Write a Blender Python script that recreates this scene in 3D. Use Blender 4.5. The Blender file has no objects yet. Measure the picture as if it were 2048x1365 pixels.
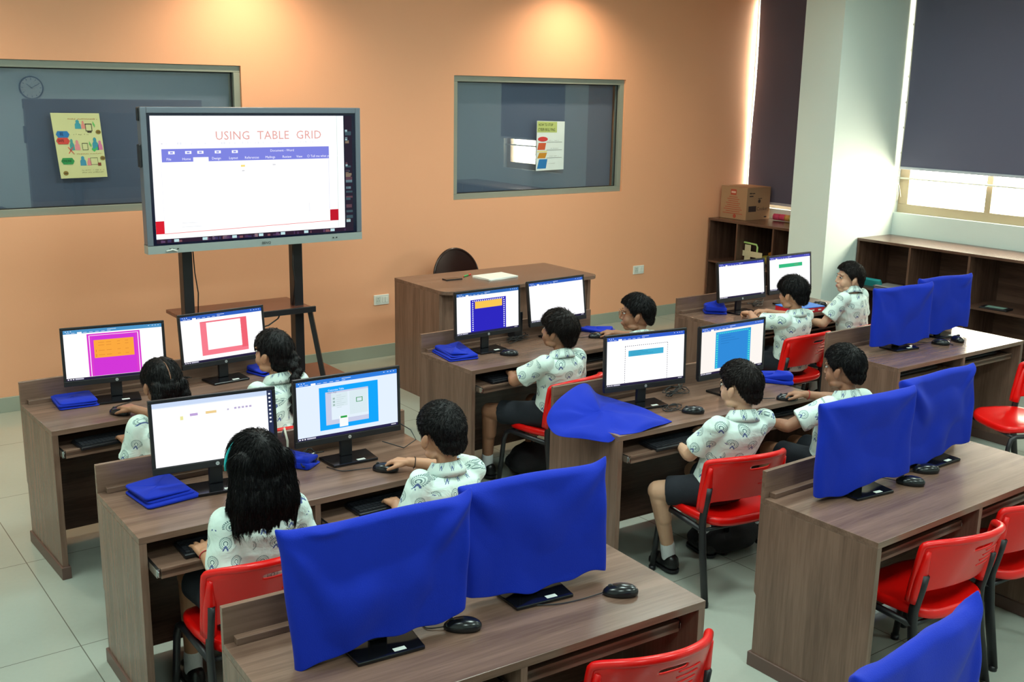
import bpy, bmesh, math, random
import numpy as np
from mathutils import Vector, Matrix, Quaternion, noise
PI = math.pi
sc = bpy.context.scene
C = sc.collection
random.seed(7); np.random.seed(7)

# ------------------------------------------------------------------ camera, world, lights, exposure
CAM = Vector((-1.0441, -0.0539, 2.3432)); YAW, PIT, ROL, FPX = 0.6361, 0.2309, 0.0180, 2136.1
def cam_axes():
    r0 = Vector((math.cos(YAW), -math.sin(YAW), 0)); f0 = Vector((math.sin(YAW), math.cos(YAW), 0)); u0 = Vector((0, 0, 1))
    f = f0*math.cos(PIT) - u0*math.sin(PIT); u = u0*math.cos(PIT) + f0*math.sin(PIT)
    return r0*math.cos(ROL) + u*math.sin(ROL), u*math.cos(ROL) - r0*math.sin(ROL), f
def make_camera():
    r, u, f = cam_axes()
    cd = bpy.data.cameras.new('camera'); co = bpy.data.objects.new('camera', cd); C.objects.link(co)
    m = Matrix.Identity(4)
    for i in range(3): m[i][0] = r[i]; m[i][1] = u[i]; m[i][2] = -f[i]; m[i][3] = CAM[i]
    co.matrix_world = m; cd.sensor_width = 36; cd.lens = FPX/2048*36; cd.clip_start = .05
    cd.dof.use_dof = False
    sc.camera = co
make_camera()
w = bpy.data.worlds.new('sky'); sc.world = w; w.use_nodes = True
w.node_tree.nodes['Background'].inputs[0].default_value = (1.0, .90, .70, 1)
w.node_tree.nodes['Background'].inputs[1].default_value = 30
vs = sc.view_settings; vs.view_transform = 'Standard'; vs.look = 'None'; vs.exposure = 0.0; vs.gamma = 1; vs.use_curve_mapping = False
def area(name, loc, rot, sx, sy, energy, col, portal=False):
    l = bpy.data.lights.new(name, 'AREA'); l.shape = 'RECTANGLE'; l.size = sx; l.size_y = sy; l.energy = energy; l.color = col
    if portal: l.cycles.is_portal = True
    o = bpy.data.objects.new(name, l); o.location = loc; o.rotation_euler = rot; C.objects.link(o); return o
CEIL = 3.5
for lx, k in ((-.5, 1.1), (1.8, 1.1), (4.1, 1.0), (6.2, .55)):
    for ly in (.3, 2.7, 4.9):
        area('ceiling_panel_light', (lx, ly, CEIL-.06), (0, 0, 0), .6, .6, 35*k, (.80, 1.0, .93))
def spot(name, loc, aim, energy, col, ang, blend=.8, size=.05):
    l = bpy.data.lights.new(name, 'SPOT'); l.energy = energy; l.color = col; l.spot_size = ang; l.spot_blend = blend; l.shadow_soft_size = size
    o = bpy.data.objects.new(name, l); o.location = loc
    d = Vector(aim) - Vector(loc); o.rotation_euler = d.to_track_quat('-Z', 'Y').to_euler(); C.objects.link(o); return o
for lx in (-.4, 2.32, 5.5):
    spot('downlight', (lx, 7.55, CEIL-.06), (lx, 7.75, 0), 100, (1.0, .82, .56), 2.4, .95)
area('window_portal', (8.43, 4.9, 2.3), (0, PI/2, 0), 2.4, 2.8, 1, (1, 1, 1), True)
area('window_portal', (8.43, 7.35, 2.3), (0, PI/2, 0), 2.6, 1.5, 1, (1, 1, 1), True)

# ------------------------------------------------------------------ node helpers
def lin(c):
    if isinstance(c, str): c = [int(c[i:i+2], 16)/255 for i in (0, 2, 4)]
    return tuple(x/12.92 if x <= .04045 else ((x+.055)/1.055)**2.4 for x in c)
MATS = {}
def newmat(name):
    m = bpy.data.materials.new(name); m.use_nodes = True; return m
def mat(name, col, rough=.5, metal=0, bump=0, bscale=80, spec=.5, sheen=0, coat=0, vary=0, vscale=4):
    if name in MATS: return MATS[name]
    m = newmat(name); nt = m.node_tree; b = nt.nodes['Principled BSDF']; c = lin(col)
    b.inputs['Base Color'].default_value = (*c, 1); b.inputs['Roughness'].default_value = rough; b.inputs['Metallic'].default_value = metal
    b.inputs['Specular IOR Level'].default_value = spec
    if sheen: b.inputs['Sheen Weight'].default_value = sheen
    if coat: b.inputs['Coat Weight'].default_value = coat; b.inputs['Coat Roughness'].default_value = .08
    tc = nt.nodes.new('ShaderNodeTexCoord')
    if vary:
        n = nt.nodes.new('ShaderNodeTexNoise'); n.inputs['Scale'].default_value = vscale; n.inputs['Detail'].default_value = 5
        nt.links.new(tc.outputs['Object'], n.inputs['Vector'])
        mx = nt.nodes.new('ShaderNodeMix'); mx.data_type = 'RGBA'
        mx.inputs['A'].default_value = (*[x*(1-vary) for x in c], 1); mx.inputs['B'].default_value = (*[min(1, x*(1+vary)) for x in c], 1)
        nt.links.new(n.outputs['Fac'], mx.inputs['Factor']); nt.links.new(mx.outputs['Result'], b.inputs['Base Color'])
    if bump:
        n2 = nt.nodes.new('ShaderNodeTexNoise'); n2.inputs['Scale'].default_value = bscale; n2.inputs['Detail'].default_value = 4
        nt.links.new(tc.outputs['Object'], n2.inputs['Vector'])
        bp = nt.nodes.new('ShaderNodeBump'); bp.inputs['Strength'].default_value = bump; bp.inputs['Distance'].default_value = .01
        nt.links.new(n2.outputs['Fac'], bp.inputs['Height']); nt.links.new(bp.outputs['Normal'], b.inputs['Normal'])
    MATS[name] = m; return m
def emis(col, strength=1.0, sample=False):
    k = f'glow_{col}_{strength}'
    if k in MATS: return MATS[k]
    m = newmat(k); nt = m.node_tree; nt.nodes.remove(nt.nodes['Principled BSDF'])
    e = nt.nodes.new('ShaderNodeEmission'); e.inputs[0].default_value = (*lin(col), 1); e.inputs[1].default_value = strength
    nt.links.new(e.outputs[0], nt.nodes['Material Output'].inputs[0])
    m.cycles.emission_sampling = 'FRONT' if sample else 'NONE'
    MATS[k] = m; return m
class E:      # tiny math-node expression builder
    nt = None
    def __init__(s, v): s.v = v
    @staticmethod
    def op(o, *a):
        n = E.nt.nodes.new('ShaderNodeMath'); n.operation = o
        for i, x in enumerate(a):
            if isinstance(x, E): E.nt.links.new(x.v, n.inputs[i])
            else: n.inputs[i].default_value = x
        return E(n.outputs[0])
    def __add__(s, o): return E.op('ADD', s, o)
    def __radd__(s, o): return E.op('ADD', s, o)
    def __sub__(s, o): return E.op('SUBTRACT', s, o)
    def __rsub__(s, o): return E.op('SUBTRACT', o, s)
    def __mul__(s, o): return E.op('MULTIPLY', s, o)
    def __rmul__(s, o): return E.op('MULTIPLY', s, o)
    def __truediv__(s, o): return E.op('DIVIDE', s, o)
    def __lt__(s, o): return E.op('LESS_THAN', s, o)
    def __gt__(s, o): return E.op('GREATER_THAN', s, o)
    def f(s, name, *a): return E.op(name, s, *a)
def band(x, a, b): return (x > a)*(x < b)
def mixc(nt, fac, a, b):
    mx = nt.nodes.new('ShaderNodeMix'); mx.data_type = 'RGBA'
    nt.links.new(fac.v if isinstance(fac, E) else fac, mx.inputs['Factor'])
    for k, x in (('A', a), ('B', b)):
        if isinstance(x, tuple): mx.inputs[k].default_value = (*x[:3], 1)
        else: nt.links.new(x, mx.inputs[k])
    return mx.outputs['Result']
def wood(name, axis, base='7e6153', dark='634a3e', rough=.27):
    if name in MATS: return MATS[name]
    m = newmat(name); nt = m.node_tree; b = nt.nodes['Principled BSDF']
    tc = nt.nodes.new('ShaderNodeTexCoord'); oi = nt.nodes.new('ShaderNodeObjectInfo')
    va = nt.nodes.new('ShaderNodeVectorMath'); va.operation = 'MULTIPLY_ADD'
    s = [14, 14, 14]; s[axis] = .9; va.inputs[1].default_value = s
    nt.links.new(tc.outputs['Object'], va.inputs[0])
    sc2 = nt.nodes.new('ShaderNodeVectorMath'); sc2.operation = 'SCALE'; sc2.inputs[0].default_value = (31, 17, 23)
    nt.links.new(oi.outputs['Random'], sc2.inputs['Scale']); nt.links.new(sc2.outputs[0], va.inputs[2])
    n1 = nt.nodes.new('ShaderNodeTexNoise'); n1.inputs['Scale'].default_value = 1.3; n1.inputs['Detail'].default_value = 6; n1.inputs['Distortion'].default_value = .5
    n2 = nt.nodes.new('ShaderNodeTexNoise'); n2.inputs['Scale'].default_value = 9; n2.inputs['Detail'].default_value = 3
    nt.links.new(va.outputs[0], n1.inputs['Vector']); nt.links.new(va.outputs[0], n2.inputs['Vector'])
    E.nt = nt
    f = E(n1.outputs['Fac'])*.7 + E(n2.outputs['Fac'])*.3
    r = nt.nodes.new('ShaderNodeValToRGB'); r.color_ramp.elements[0].position = .36; r.color_ramp.elements[1].position = .62
    r.color_ramp.elements[0].color = (*lin(dark), 1); r.color_ramp.elements[1].color = (*lin(base), 1)
    nt.links.new(f.v, r.inputs[0]); nt.links.new(r.outputs[0], b.inputs['Base Color'])
    b.inputs['Roughness'].default_value = rough
    bp = nt.nodes.new('ShaderNodeBump'); bp.inputs['Strength'].default_value = .08; bp.inputs['Distance'].default_value = .004
    nt.links.new(f.v, bp.inputs['Height']); nt.links.new(bp.outputs['Normal'], b.inputs['Normal'])
    MATS[name] = m; return m
WX = wood('walnut_laminate_lengthwise', 0); WY = wood('walnut_laminate_crosswise', 1); WZ = wood('walnut_laminate_upright', 2)
DX = wood('dark_walnut_lengthwise', 0, '65493c', '4a3128'); DY = wood('dark_walnut_crosswise', 1, '65493c', '4a3128'); DZ = wood('dark_walnut_upright', 2, '65493c', '4a3128')
RW = wood('reddish_wood', 0, '6e4133', '5a3128')
BLACK = mat('black_plastic', '15151a', .38); BLACKG = mat('glossy_black_plastic', '101014', .12); METB = mat('black_painted_steel', '17151a', .4)
KEYM = mat('black_keys', '1d1e24', .5); STEEL = mat('bright_steel', 'c0c4c4', .25, 1); CABLE = mat('black_cable', '121216', .5)
WHITE = mat('white_plastic', 'e4e6e0', .4); RED = mat('red_plastic', 'd80c08', .3, coat=.08, spec=.4); PAPER = mat('white_paper', 'eef0ec', .7)
BLUE = mat('royal_blue_cloth', '0526a6', .8, bump=.2, bscale=400, sheen=.04, vary=.12, vscale=6, spec=.25)
BLIND = mat('slate_blind_fabric', '5d5b70', .8, bump=.15, bscale=500)
SHORTS = mat('navy_cloth', '12161f', .9, bump=.2, bscale=300); SOCK = mat('white_sock', 'd8dadc', .9, bump=.3, bscale=200)
SHOE = mat('black_leather', '121214', .35); THREAD = mat('black_thread', '151212', .8); THREADR = mat('red_thread', 'b01c28', .8)
HAIRM = {k: mat('hair_'+k, c, .5, bump=.3, bscale=260, spec=.22, vary=.3, vscale=60) for k, c in (('black', '0e0b0d'), ('brownblack', '160e0d'))}
def skinmat(name, col):
    if name in MATS: return MATS[name]
    m = mat(name, col, .5, bump=.06, bscale=300, vary=.08, vscale=25); b = m.node_tree.nodes['Principled BSDF']
    b.inputs['Subsurface Weight'].default_value = .12; b.inputs['Subsurface Radius'].default_value = (.012, .005, .003); b.inputs['Subsurface Scale'].default_value = 1
    return m
SKIN_A = skinmat('skin_warm', 'b98566'); SKIN_B = skinmat('skin_deep', '9a6a50'); SKIN_C = skinmat('skin_light', 'c99c80')

# ------------------------------------------------------------------ mesh helpers
def tag(o, label=None, cat=None, group=None, kind=None):
    if label: o['label'] = label
    if cat: o['category'] = cat
    if group: o['group'] = group
    if kind: o['kind'] = kind
    return o
class MB:
    def __init__(s): s.v = []; s.f = []; s.m = []; s.mats = []; s.cur = 0
    def mat(s, m):
        if m not in s.mats: s.mats.append(m)
        s.cur = s.mats.index(m); return s
    def add(s, vs, fs):
        n = len(s.v); s.v += [tuple(x) for x in vs]; s.f += [tuple(i+n for i in q) for q in fs]; s.m += [s.cur]*len(fs); return s
    def box(s, x0, y0, z0, x1, y1, z1, T=None):
        v = [Vector(p) for p in ((x0,y0,z0),(x1,y0,z0),(x1,y1,z0),(x0,y1,z0),(x0,y0,z1),(x1,y0,z1),(x1,y1,z1),(x0,y1,z1))]
        if T: v = [T @ p for p in v]
        return s.add(v, [(0,3,2,1),(4,5,6,7),(0,1,5,4),(1,2,6,5),(2,3,7,6),(3,0,4,7)])
    def tube(s, pts, r, n=8, cap=True, flat=None):
        pts = [Vector(p) for p in pts]; k = len(pts); rs = r if isinstance(r, (list, tuple)) else [r]*k
        vs = []; up = None
        for i, p in enumerate(pts):
            t = (pts[min(i+1, k-1)]-pts[max(i-1, 0)]).normalized()
            if up is None:
                up = Vector((1, 0, 0)) if flat is not None else (Vector((0, 0, 1)) if abs(t.z) < .9 else Vector((0, 1, 0)))
            a = (up - t*up.dot(t)).normalized(); b = t.cross(a); up = a
            for j in range(n):
                th = 2*PI*j/n; vs.append(p + a*math.cos(th)*rs[i]*(flat if flat else 1) + b*math.sin(th)*rs[i])
        fs = [(i*n+j, i*n+(j+1) % n, (i+1)*n+(j+1) % n, (i+1)*n+j) for i in range(k-1) for j in range(n)]
        if cap: fs += [tuple(range(n-1, -1, -1)), tuple((k-1)*n+j for j in range(n))]
        return s.add(vs, fs)
    def prism(s, poly, z0, z1, T=None):
        n = len(poly); v = [Vector((x, y, z0)) for x, y in poly]+[Vector((x, y, z1)) for x, y in poly]
        if T: v = [T @ p for p in v]
        return s.add(v, [tuple(range(n-1, -1, -1)), tuple(range(n, 2*n))]+[(i, (i+1) % n, n+(i+1) % n, n+i) for i in range(n)])
    def loft(s, rings, cap=True):
        n = len(rings[0]); vs = [p for r in rings for p in r]; k = len(rings)
        fs = [(i*n+j, i*n+(j+1) % n, (i+1)*n+(j+1) % n, (i+1)*n+j) for i in range(k-1) for j in range(n)]
        if cap: fs += [tuple(range(n-1, -1, -1)), tuple((k-1)*n+j for j in range(n))]
        return s.add(vs, fs)
    def ell(s, c, r, R=None, nu=16, nv=10):
        rings = []; c = Vector(c); vs = [Vector((0, 0, -r[2]))]
        for i in range(1, nv):
            ph = -PI/2+PI*i/nv
            vs += [Vector((r[0]*math.cos(ph)*math.cos(2*PI*j/nu), r[1]*math.cos(ph)*math.sin(2*PI*j/nu), r[2]*math.sin(ph))) for j in range(nu)]
        vs.append(Vector((0, 0, r[2])))
        if R: vs = [R @ p for p in vs]
        vs = [p+c for p in vs]; fs = [(0, 1+(j+1) % nu, 1+j) for j in range(nu)]
        fs += [(1+i*nu+j, 1+i*nu+(j+1) % nu, 1+(i+1)*nu+(j+1) % nu, 1+(i+1)*nu+j) for i in range(nv-2) for j in range(nu)]
        e = len(vs)-1; b0 = 1+(nv-2)*nu; fs += [(b0+j, b0+(j+1) % nu, e) for j in range(nu)]
        return s.add(vs, fs)
    def cap(s, a, b, ra, rb, n=14, k=4):     # tapered capsule
        a = Vector(a); b = Vector(b); t = (b-a).normalized(); u = t.orthogonal().normalized(); w_ = t.cross(u); rings = []
        for i in range(1, k+1):
            th = PI/2*(1-i/k); rings.append((a - t*ra*math.sin(th), ra*math.cos(th)))
        for i in range(0, k):
            th = PI/2*i/k; rings.append((b + t*rb*math.sin(th), rb*math.cos(th)))
        vs = [a-t*ra]
        for p, r in rings: vs += [p+u*r*math.cos(2*PI*j/n)+w_*r*math.sin(2*PI*j/n) for j in range(n)]
        vs.append(b+t*rb); R = len(rings)
        fs = [(0, 1+(j+1) % n, 1+j) for j in range(n)]
        fs += [(1+i*n+j, 1+i*n+(j+1) % n, 1+(i+1)*n+(j+1) % n, 1+(i+1)*n+j) for i in range(R-1) for j in range(n)]
        e = len(vs)-1; b0 = 1+(R-1)*n; fs += [(b0+j, b0+(j+1) % n, e) for j in range(n)]
        return s.add(vs, fs)
    def mesh(s, name, smooth=False):
        me = bpy.data.meshes.new(name); me.from_pydata(s.v, [], s.f)
        for m in s.mats: me.materials.append(m)
        if len(s.mats) > 1: me.polygons.foreach_set('material_index', s.m)
        if smooth: me.polygons.foreach_set('use_smooth', [True]*len(me.polygons))
        me.update(); return me
    def obj(s, name, m=None, parent=None, smooth=False, bevel=0, loc=None, fix=False):
        if m is not None and not s.mats: s.mats = [m]
        me = s.mesh(name, smooth)
        if fix or bevel:
            bm = bmesh.new(); bm.from_mesh(me); bmesh.ops.recalc_face_normals(bm, faces=bm.faces); bm.to_mesh(me); bm.free()
        o = bpy.data.objects.new(name, me); C.objects.link(o)
        if parent: o.parent = parent
        if loc: o.location = loc
        if bevel:
            b = o.modifiers.new('bevel', 'BEVEL'); b.width = bevel; b.segments = 2; b.limit_method = 'ANGLE'; b.angle_limit = .7
        return o
def empty(name, loc=(0, 0, 0), rz=0, label=None, cat=None, group=None):
    o = bpy.data.objects.new(name, None); o.empty_display_size = .1; C.objects.link(o); o.location = loc; o.rotation_euler = (0, 0, rz)
    return tag(o, label, cat, group)
def kids(o): return [c for c in o.children]
def copy_tree(o, parent=None, top=True):
    c = o.copy(); C.objects.link(c)
    if not top: c.parent = parent
    for ch in kids(o): copy_tree(ch, c, False)
    return c
def inst(proto, used, loc, rz, label, cat=None, group=None):
    o = copy_tree(proto) if used.get(id(proto)) else proto
    used[id(proto)] = 1
    o.location = loc; o.rotation_euler = (0, 0, rz); return tag(o, label, cat, group)
USED = {}
def baked(mb, mods, name='tmp'):      # evaluate modifiers, return mesh
    me = mb.mesh('tmp'); o = bpy.data.objects.new('tmp', me); C.objects.link(o)
    bm = bmesh.new(); bm.from_mesh(me); bmesh.ops.recalc_face_normals(bm, faces=bm.faces); bm.to_mesh(me); bm.free()
    for t, kw in mods:
        md = o.modifiers.new(t, t)
        for k, v in kw.items(): setattr(md, k, v)
    dg = bpy.context.evaluated_depsgraph_get(); dg.update()
    out = bpy.data.meshes.new_from_object(o.evaluated_get(dg)); out.name = name
    bpy.data.objects.remove(o); bpy.data.meshes.remove(me)
    out.polygons.foreach_set('use_smooth', [True]*len(out.polygons)); return out
def remesh(mb, vox, it=4, fac=.5, name='tmp'):
    return baked(mb, [('REMESH', dict(mode='VOXEL', voxel_size=vox, adaptivity=0)), ('SMOOTH', dict(factor=fac, iterations=it))], name)
def link(me, name, m, parent=None, loc=(0, 0, 0)):
    me.name = name; me.materials.clear(); me.materials.append(m)
    o = bpy.data.objects.new(name, me); C.objects.link(o)
    if parent: o.parent = parent
    o.location = loc; return o
FONT = {}
def text_mb(mb, s, size, T, align='LEFT', ext=0, space=1.0):
    """adds a flat text mesh (x right, y up, transformed by T)"""
    k = (s, align, space)
    if k not in FONT:
        cu = bpy.data.curves.new('t', 'FONT'); cu.body = s; cu.size = 1; cu.align_x = align; cu.resolution_u = 2; cu.space_character = space
        o = bpy.data.objects.new('t', cu); C.objects.link(o); dg = bpy.context.evaluated_depsgraph_get(); dg.update()
        me = bpy.data.meshes.new_from_object(o.evaluated_get(dg))
        FONT[k] = ([v.co.copy() for v in me.vertices], [tuple(p.vertices) for p in me.polygons])
        bpy.data.objects.remove(o); bpy.data.meshes.remove(me)
    vs, fs = FONT[k]; mb.add([T @ (v*size) for v in vs], fs); return mb
# ------------------------------------------------------------------ room
XL, XR, YB, YF = -2.6, 8.2, -1.5, 8.093
def wallmat(name, col, rough=.6):
    return mat(name, col, rough, bump=.05, bscale=120, vary=.03, vscale=1.5)
ORANGE = wallmat('orange_wall_paint', 'f0ae88', .55); CREAM = wallmat('pale_wall_paint', 'd3ddd8'); GREYW = wallmat('grey_paint', '9a9f96')
def grid_wall(name, axis, pos, thick, a0, a1, z0, z1, holes, m, m_side=None):
    """wall plane with rectangular holes; axis 'y' = wall at y=pos running along x"""
    mb = MB().mat(m); As = sorted({a0, a1, *[h[0] for h in holes], *[h[1] for h in holes]}); Zs = sorted({z0, z1, *[h[2] for h in holes], *[h[3] for h in holes]})
    for i in range(len(As)-1):
        for j in range(len(Zs)-1):
            ca, cz = (As[i]+As[i+1])/2, (Zs[j]+Zs[j+1])/2
            if any(h[0] < ca < h[1] and h[2] < cz < h[3] for h in holes): continue
            if axis == 'y': mb.box(As[i], pos, Zs[j], As[i+1], pos+thick, Zs[j+1])
            else: mb.box(pos, As[i], Zs[j], pos+thick, As[i+1], Zs[j+1])
    me_o = mb.obj(name)
    bm = bmesh.new(); bm.from_mesh(me_o.data); bmesh.ops.remove_doubles(bm, verts=bm.verts, dist=1e-5)
    seen = {}
    for f in bm.faces: seen.setdefault(tuple(sorted(v.index for v in f.verts)), []).append(f)
    bmesh.ops.delete(bm, geom=[f for k in seen.values() if len(k) > 1 for f in k], context='FACES_ONLY')
    bm.to_mesh(me_o.data); bm.free()
    return tag(me_o, kind='structure')
W1 = (-.75, 2.307, 1.406, 2.490); W2 = (4.284, 6.322, 1.360, 2.462)
W3 = (6.64, 8.085, 1.13, 3.40); W4 = (3.56, 6.20, 1.24, 3.40)
grid_wall('wall_front', 'y', YF, .22, XL-.2, XR+.25, -.02, CEIL, [W1, W2], ORANGE)
grid_wall('wall_right', 'x', XR, .22, YB-.2, YF, -.02, CEIL, [W3, W4], CREAM)
tag(MB().box(XL-.2, YB-.2, -.02, XR+.22, YB, CEIL).obj('wall_back', CREAM), kind='structure')
tag(MB().box(XL-.2, YB, -.02, XL, YF, CEIL).obj('wall_left', CREAM), kind='structure')
tag(MB().box(XL-.2, YB-.2, CEIL, XR+.25, YF+.22, CEIL+.1).obj('ceiling', mat('ceiling_paint', 'e8eae4', .8)), kind='structure')
def floor_mat():
    m = newmat('vitrified_floor_tiles'); nt = m.node_tree; b = nt.nodes['Principled BSDF']; E.nt = nt
    tc = nt.nodes.new('ShaderNodeTexCoord'); sx = nt.nodes.new('ShaderNodeSeparateXYZ'); nt.links.new(tc.outputs['Object'], sx.inputs[0])
    X = (E(sx.outputs[0])+50.05)/.99; Y = (E(sx.outputs[1])+50-5.34+.5)/.99
    Y = (E(sx.outputs[1])-5.34+99)/.99
    X = (E(sx.outputs[0])+.05+99)/.99
    g = E.op('MINIMUM', (X.f('FRACT')-.5).f('ABSOLUTE')*-1+.5, (Y.f('FRACT')-.5).f('ABSOLUTE')*-1+.5) < .0022
    n = nt.nodes.new('ShaderNodeTexNoise'); n.inputs['Scale'].default_value = 1.1; n.inputs['Detail'].default_value = 6; nt.links.new(tc.outputs['Object'], n.inputs['Vector'])
    n2 = nt.nodes.new('ShaderNodeTexNoise'); n2.inputs['Scale'].default_value = 45; n2.inputs['Detail'].default_value = 4; nt.links.new(tc.outputs['Object'], n2.inputs['Vector'])
    c = mixc(nt, E(n.outputs['Fac'])*.8+E(n2.outputs['Fac'])*.2, lin('9da297'), lin('b2b6ac'))
    c = mixc(nt, g, c, lin('6a6a60')); nt.links.new(c, b.inputs['Base Color'])
    b.inputs['Roughness'].default_value = .13; b.inputs['Specular IOR Level'].default_value = .5
    bp = nt.nodes.new('ShaderNodeBump'); bp.inputs['Strength'].default_value = .4; bp.inputs['Distance'].default_value = .002; bp.invert = True
    nt.links.new(g.v, bp.inputs['Height']); nt.links.new(bp.outputs['Normal'], b.inputs['Normal'])
    return m
tag(MB().box(XL, YB, -.05, XR, YF, 0).obj('floor', floor_mat()), kind='structure')
tag(MB().box(XL, YF-.014, 0, XR, YF, .112).obj('baseboard_front', mat('grey_skirting_tile', '9fa597', .3, vary=.05), bevel=.002), kind='structure')
tag(MB().box(XR-.014, YB, 0, XR, 6.19, .112).obj('baseboard_right', MATS['grey_skirting_tile'], bevel=.002), kind='structure')
PX0, PY0, PY1 = 7.185, 6.20, 6.63
tag(MB().box(PX0, PY0, 0, XR, PY1, CEIL).obj('trim_1', wallmat('white_pillar_paint', 'd4dfda')), kind='structure')
def glass_mat(name, tint=(1, 1, 1), fres=1.5):
    m = newmat(name); nt = m.node_tree; nt.nodes.remove(nt.nodes['Principled BSDF'])
    t = nt.nodes.new('ShaderNodeBsdfTransparent'); t.inputs[0].default_value = (*tint, 1)
    g = nt.nodes.new('ShaderNodeBsdfGlossy'); g.inputs['Roughness'].default_value = 0.0
    lw = nt.nodes.new('ShaderNodeLayerWeight'); lw.inputs[0].default_value = .5; E.nt = nt; f0 = ((fres-1)/(fres+1))**2
    f = E(lw.outputs['Facing']).f('POWER', 5.0)*(1-f0) + f0
    mx = nt.nodes.new('ShaderNodeMixShader'); nt.links.new(f.v, mx.inputs[0]); nt.links.new(t.outputs[0], mx.inputs[1]); nt.links.new(g.outputs[0], mx.inputs[2])
    nt.links.new(mx.outputs[0], nt.nodes['Material Output'].inputs[0]); return m
GLASSF = glass_mat('interior_glass', (.86, .9, .92), 1.9); GLASSC = glass_mat('clear_glass', (.98, 1, 1), 1.3)
FRAMEG = mat('grey_window_frame', '8d9389', .45, vary=.05); FRAMEB = mat('beige_aluminium', 'b3a184', .45)
def front_window(name, W, blindlabel):
    x0, x1, z0, z1 = W; y = YF; mb = MB().mat(FRAMEG); t = .052
    for a, b, c, d in ((x0, x1, z1-t, z1), (x0, x1, z0, z0+t), (x0, x0+t, z0+t, z1-t), (x1-t, x1, z0+t, z1-t)): mb.box(a, y+.022, c, b, y+.10, d)
    f = tag(mb.obj(name, bevel=.003), kind='structure')
    MB().box(x0+t, y+.06, z0+t, x1-t, y+.066, z1-t).obj('pane', GLASSF, f)
    mb = MB().mat(mat('black_gasket', '15151a', .6))
    for a, b, c, d in ((x0+t, x1-t, z1-t-.008, z1-t), (x0+t, x1-t, z0+t, z0+t+.006), (x1-t-.01, x1-t, z0+t, z1-t), (x0+t, x0+t+.008, z0+t, z1-t)): mb.box(a, y+.056, c, b, y+.0595, d)
    mb.obj('gasket', parent=f)
    o = MB().box(x0+t, y+.13, z0+t, x1-t, y+.135, z1-t).obj('roller_blind', mat('blue_grey_blind_fabric', '8088a0', .85)); tag(o, blindlabel, 'blind')
    return f
front_window('window_1', W1, 'blue-grey blind drawn closed behind the glass of the long left front window')
front_window('window_2', W2, 'blue-grey blind drawn closed behind the glass of the smaller front window')
def right_window(name, W, mull, rodz, tf=.085):
    y0, y1, z0, z1 = W; mb = MB().mat(FRAMEB); x = XR+.06; t = .085
    for a, b, c, d in ((y0, y1, z1-t, z1), (y0, y1, z0, z0+t), (y0, y0+t, z0+t, z1-t), (y1-tf, y1, z0+t, z1-t)): mb.box(x, a, c, x+.05, b, d)
    for m_ in mull: mb.box(x+.005, m_-.03, z0+t, x+.045, m_+.03, z1-t)
    f = tag(mb.obj(name, bevel=.003), kind='structure')
    MB().box(x+.02, y0+t, z0+t, x+.025, y1-tf, z1-t).obj('pane', GLASSC, f)
    mb = MB().mat(mat('white_painted_bar', 'd8d8cc', .4))
    for z in rodz: mb.tube([(x-.03, y0+.002, z), (x-.03, y1-.002, z)], .009)
    mb.obj('safety_bar', parent=f, smooth=True)
    return f
right_window('window_4', W4, [5.27, 4.42], [1.575+.24*i for i in range(7)], .105)
right_window('window_3', W3, [7.35], [1.40+.24*i for i in range(8)], .01)
def blind(label, x, y0, y1, z0, z1, wave=.0):
    o = empty('roller_blind', (x, (y0+y1)/2, z0), 0, label, 'blind')
    mb = MB(); n = 24; h = (y1-y0)/2
    vs = []; 
    for s in (0, .0015):
        for j in range(9):
            z = (z1-z0)*j/8
            vs += [(s+wave*math.sin(j*1.1)*(1-abs(2*i/n-1)), -h+2*h*i/n + (wave*3*math.sin(j*.9) if i in (0, n) else 0), z) for i in range(n+1)]
    k = (n+1)*9; fs = []
    for s in (0, 1):
        for j in range(8):
            for i in range(n):
                a = s*k+j*(n+1)+i; q = (a, a+1, a+n+2, a+n+1); fs.append(q if s else q[::-1])
    mb.add(vs, fs).obj('fabric', BLIND, o, smooth=True)
    MB().box(-.012, -h, -.022, .012, h, .004).obj('bottom_bar', mat('blind_bottom_bar', 'b9bcc8', .4), o, bevel=.004)
    MB().tube([(.0, -h, z1-z0-.02), (0, h, z1-z0-.02)], .022, 12).obj('roller', WHITE, o, smooth=True)
    return o
blind('large slate-grey roller blind pulled most of the way down the right wall window', XR-.014, 3.50, 6.16, 1.685, 3.46)
blind('dark slate roller blind in the corner behind the white pillar', XR-.022, 6.65, 8.05, 1.195, 3.46, .004)
for n_, W_ in ((2, W1), (3, W2)):
    tag(MB().box(W_[0]-.1, YF+.225, W_[2]-.1, W_[1]+.1, YF+.26, W_[3]+.1).obj('trim_%d' % n_, GREYW), kind='structure')  # unseen boards added behind the blinds to keep outside light from leaking in
bc = MB().mat(mat('blind_cord', 'd9d4c0', .6))
bc.tube([(8.14, 6.13, 3.3), (8.14, 6.12, 2.2), (8.14, 6.14, 1.50), (8.135, 6.12, 1.43), (8.14, 6.13, 1.36)], .004, 6)
bc.tube([(8.135, 6.14, 1.56), (8.13, 6.11, 1.50), (8.135, 6.09, 1.40)], .003, 6)
tag(bc.obj('blind_cord', smooth=True), 'thin cream cord hanging beside the pillar at the edge of the right window', 'cord')
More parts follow.
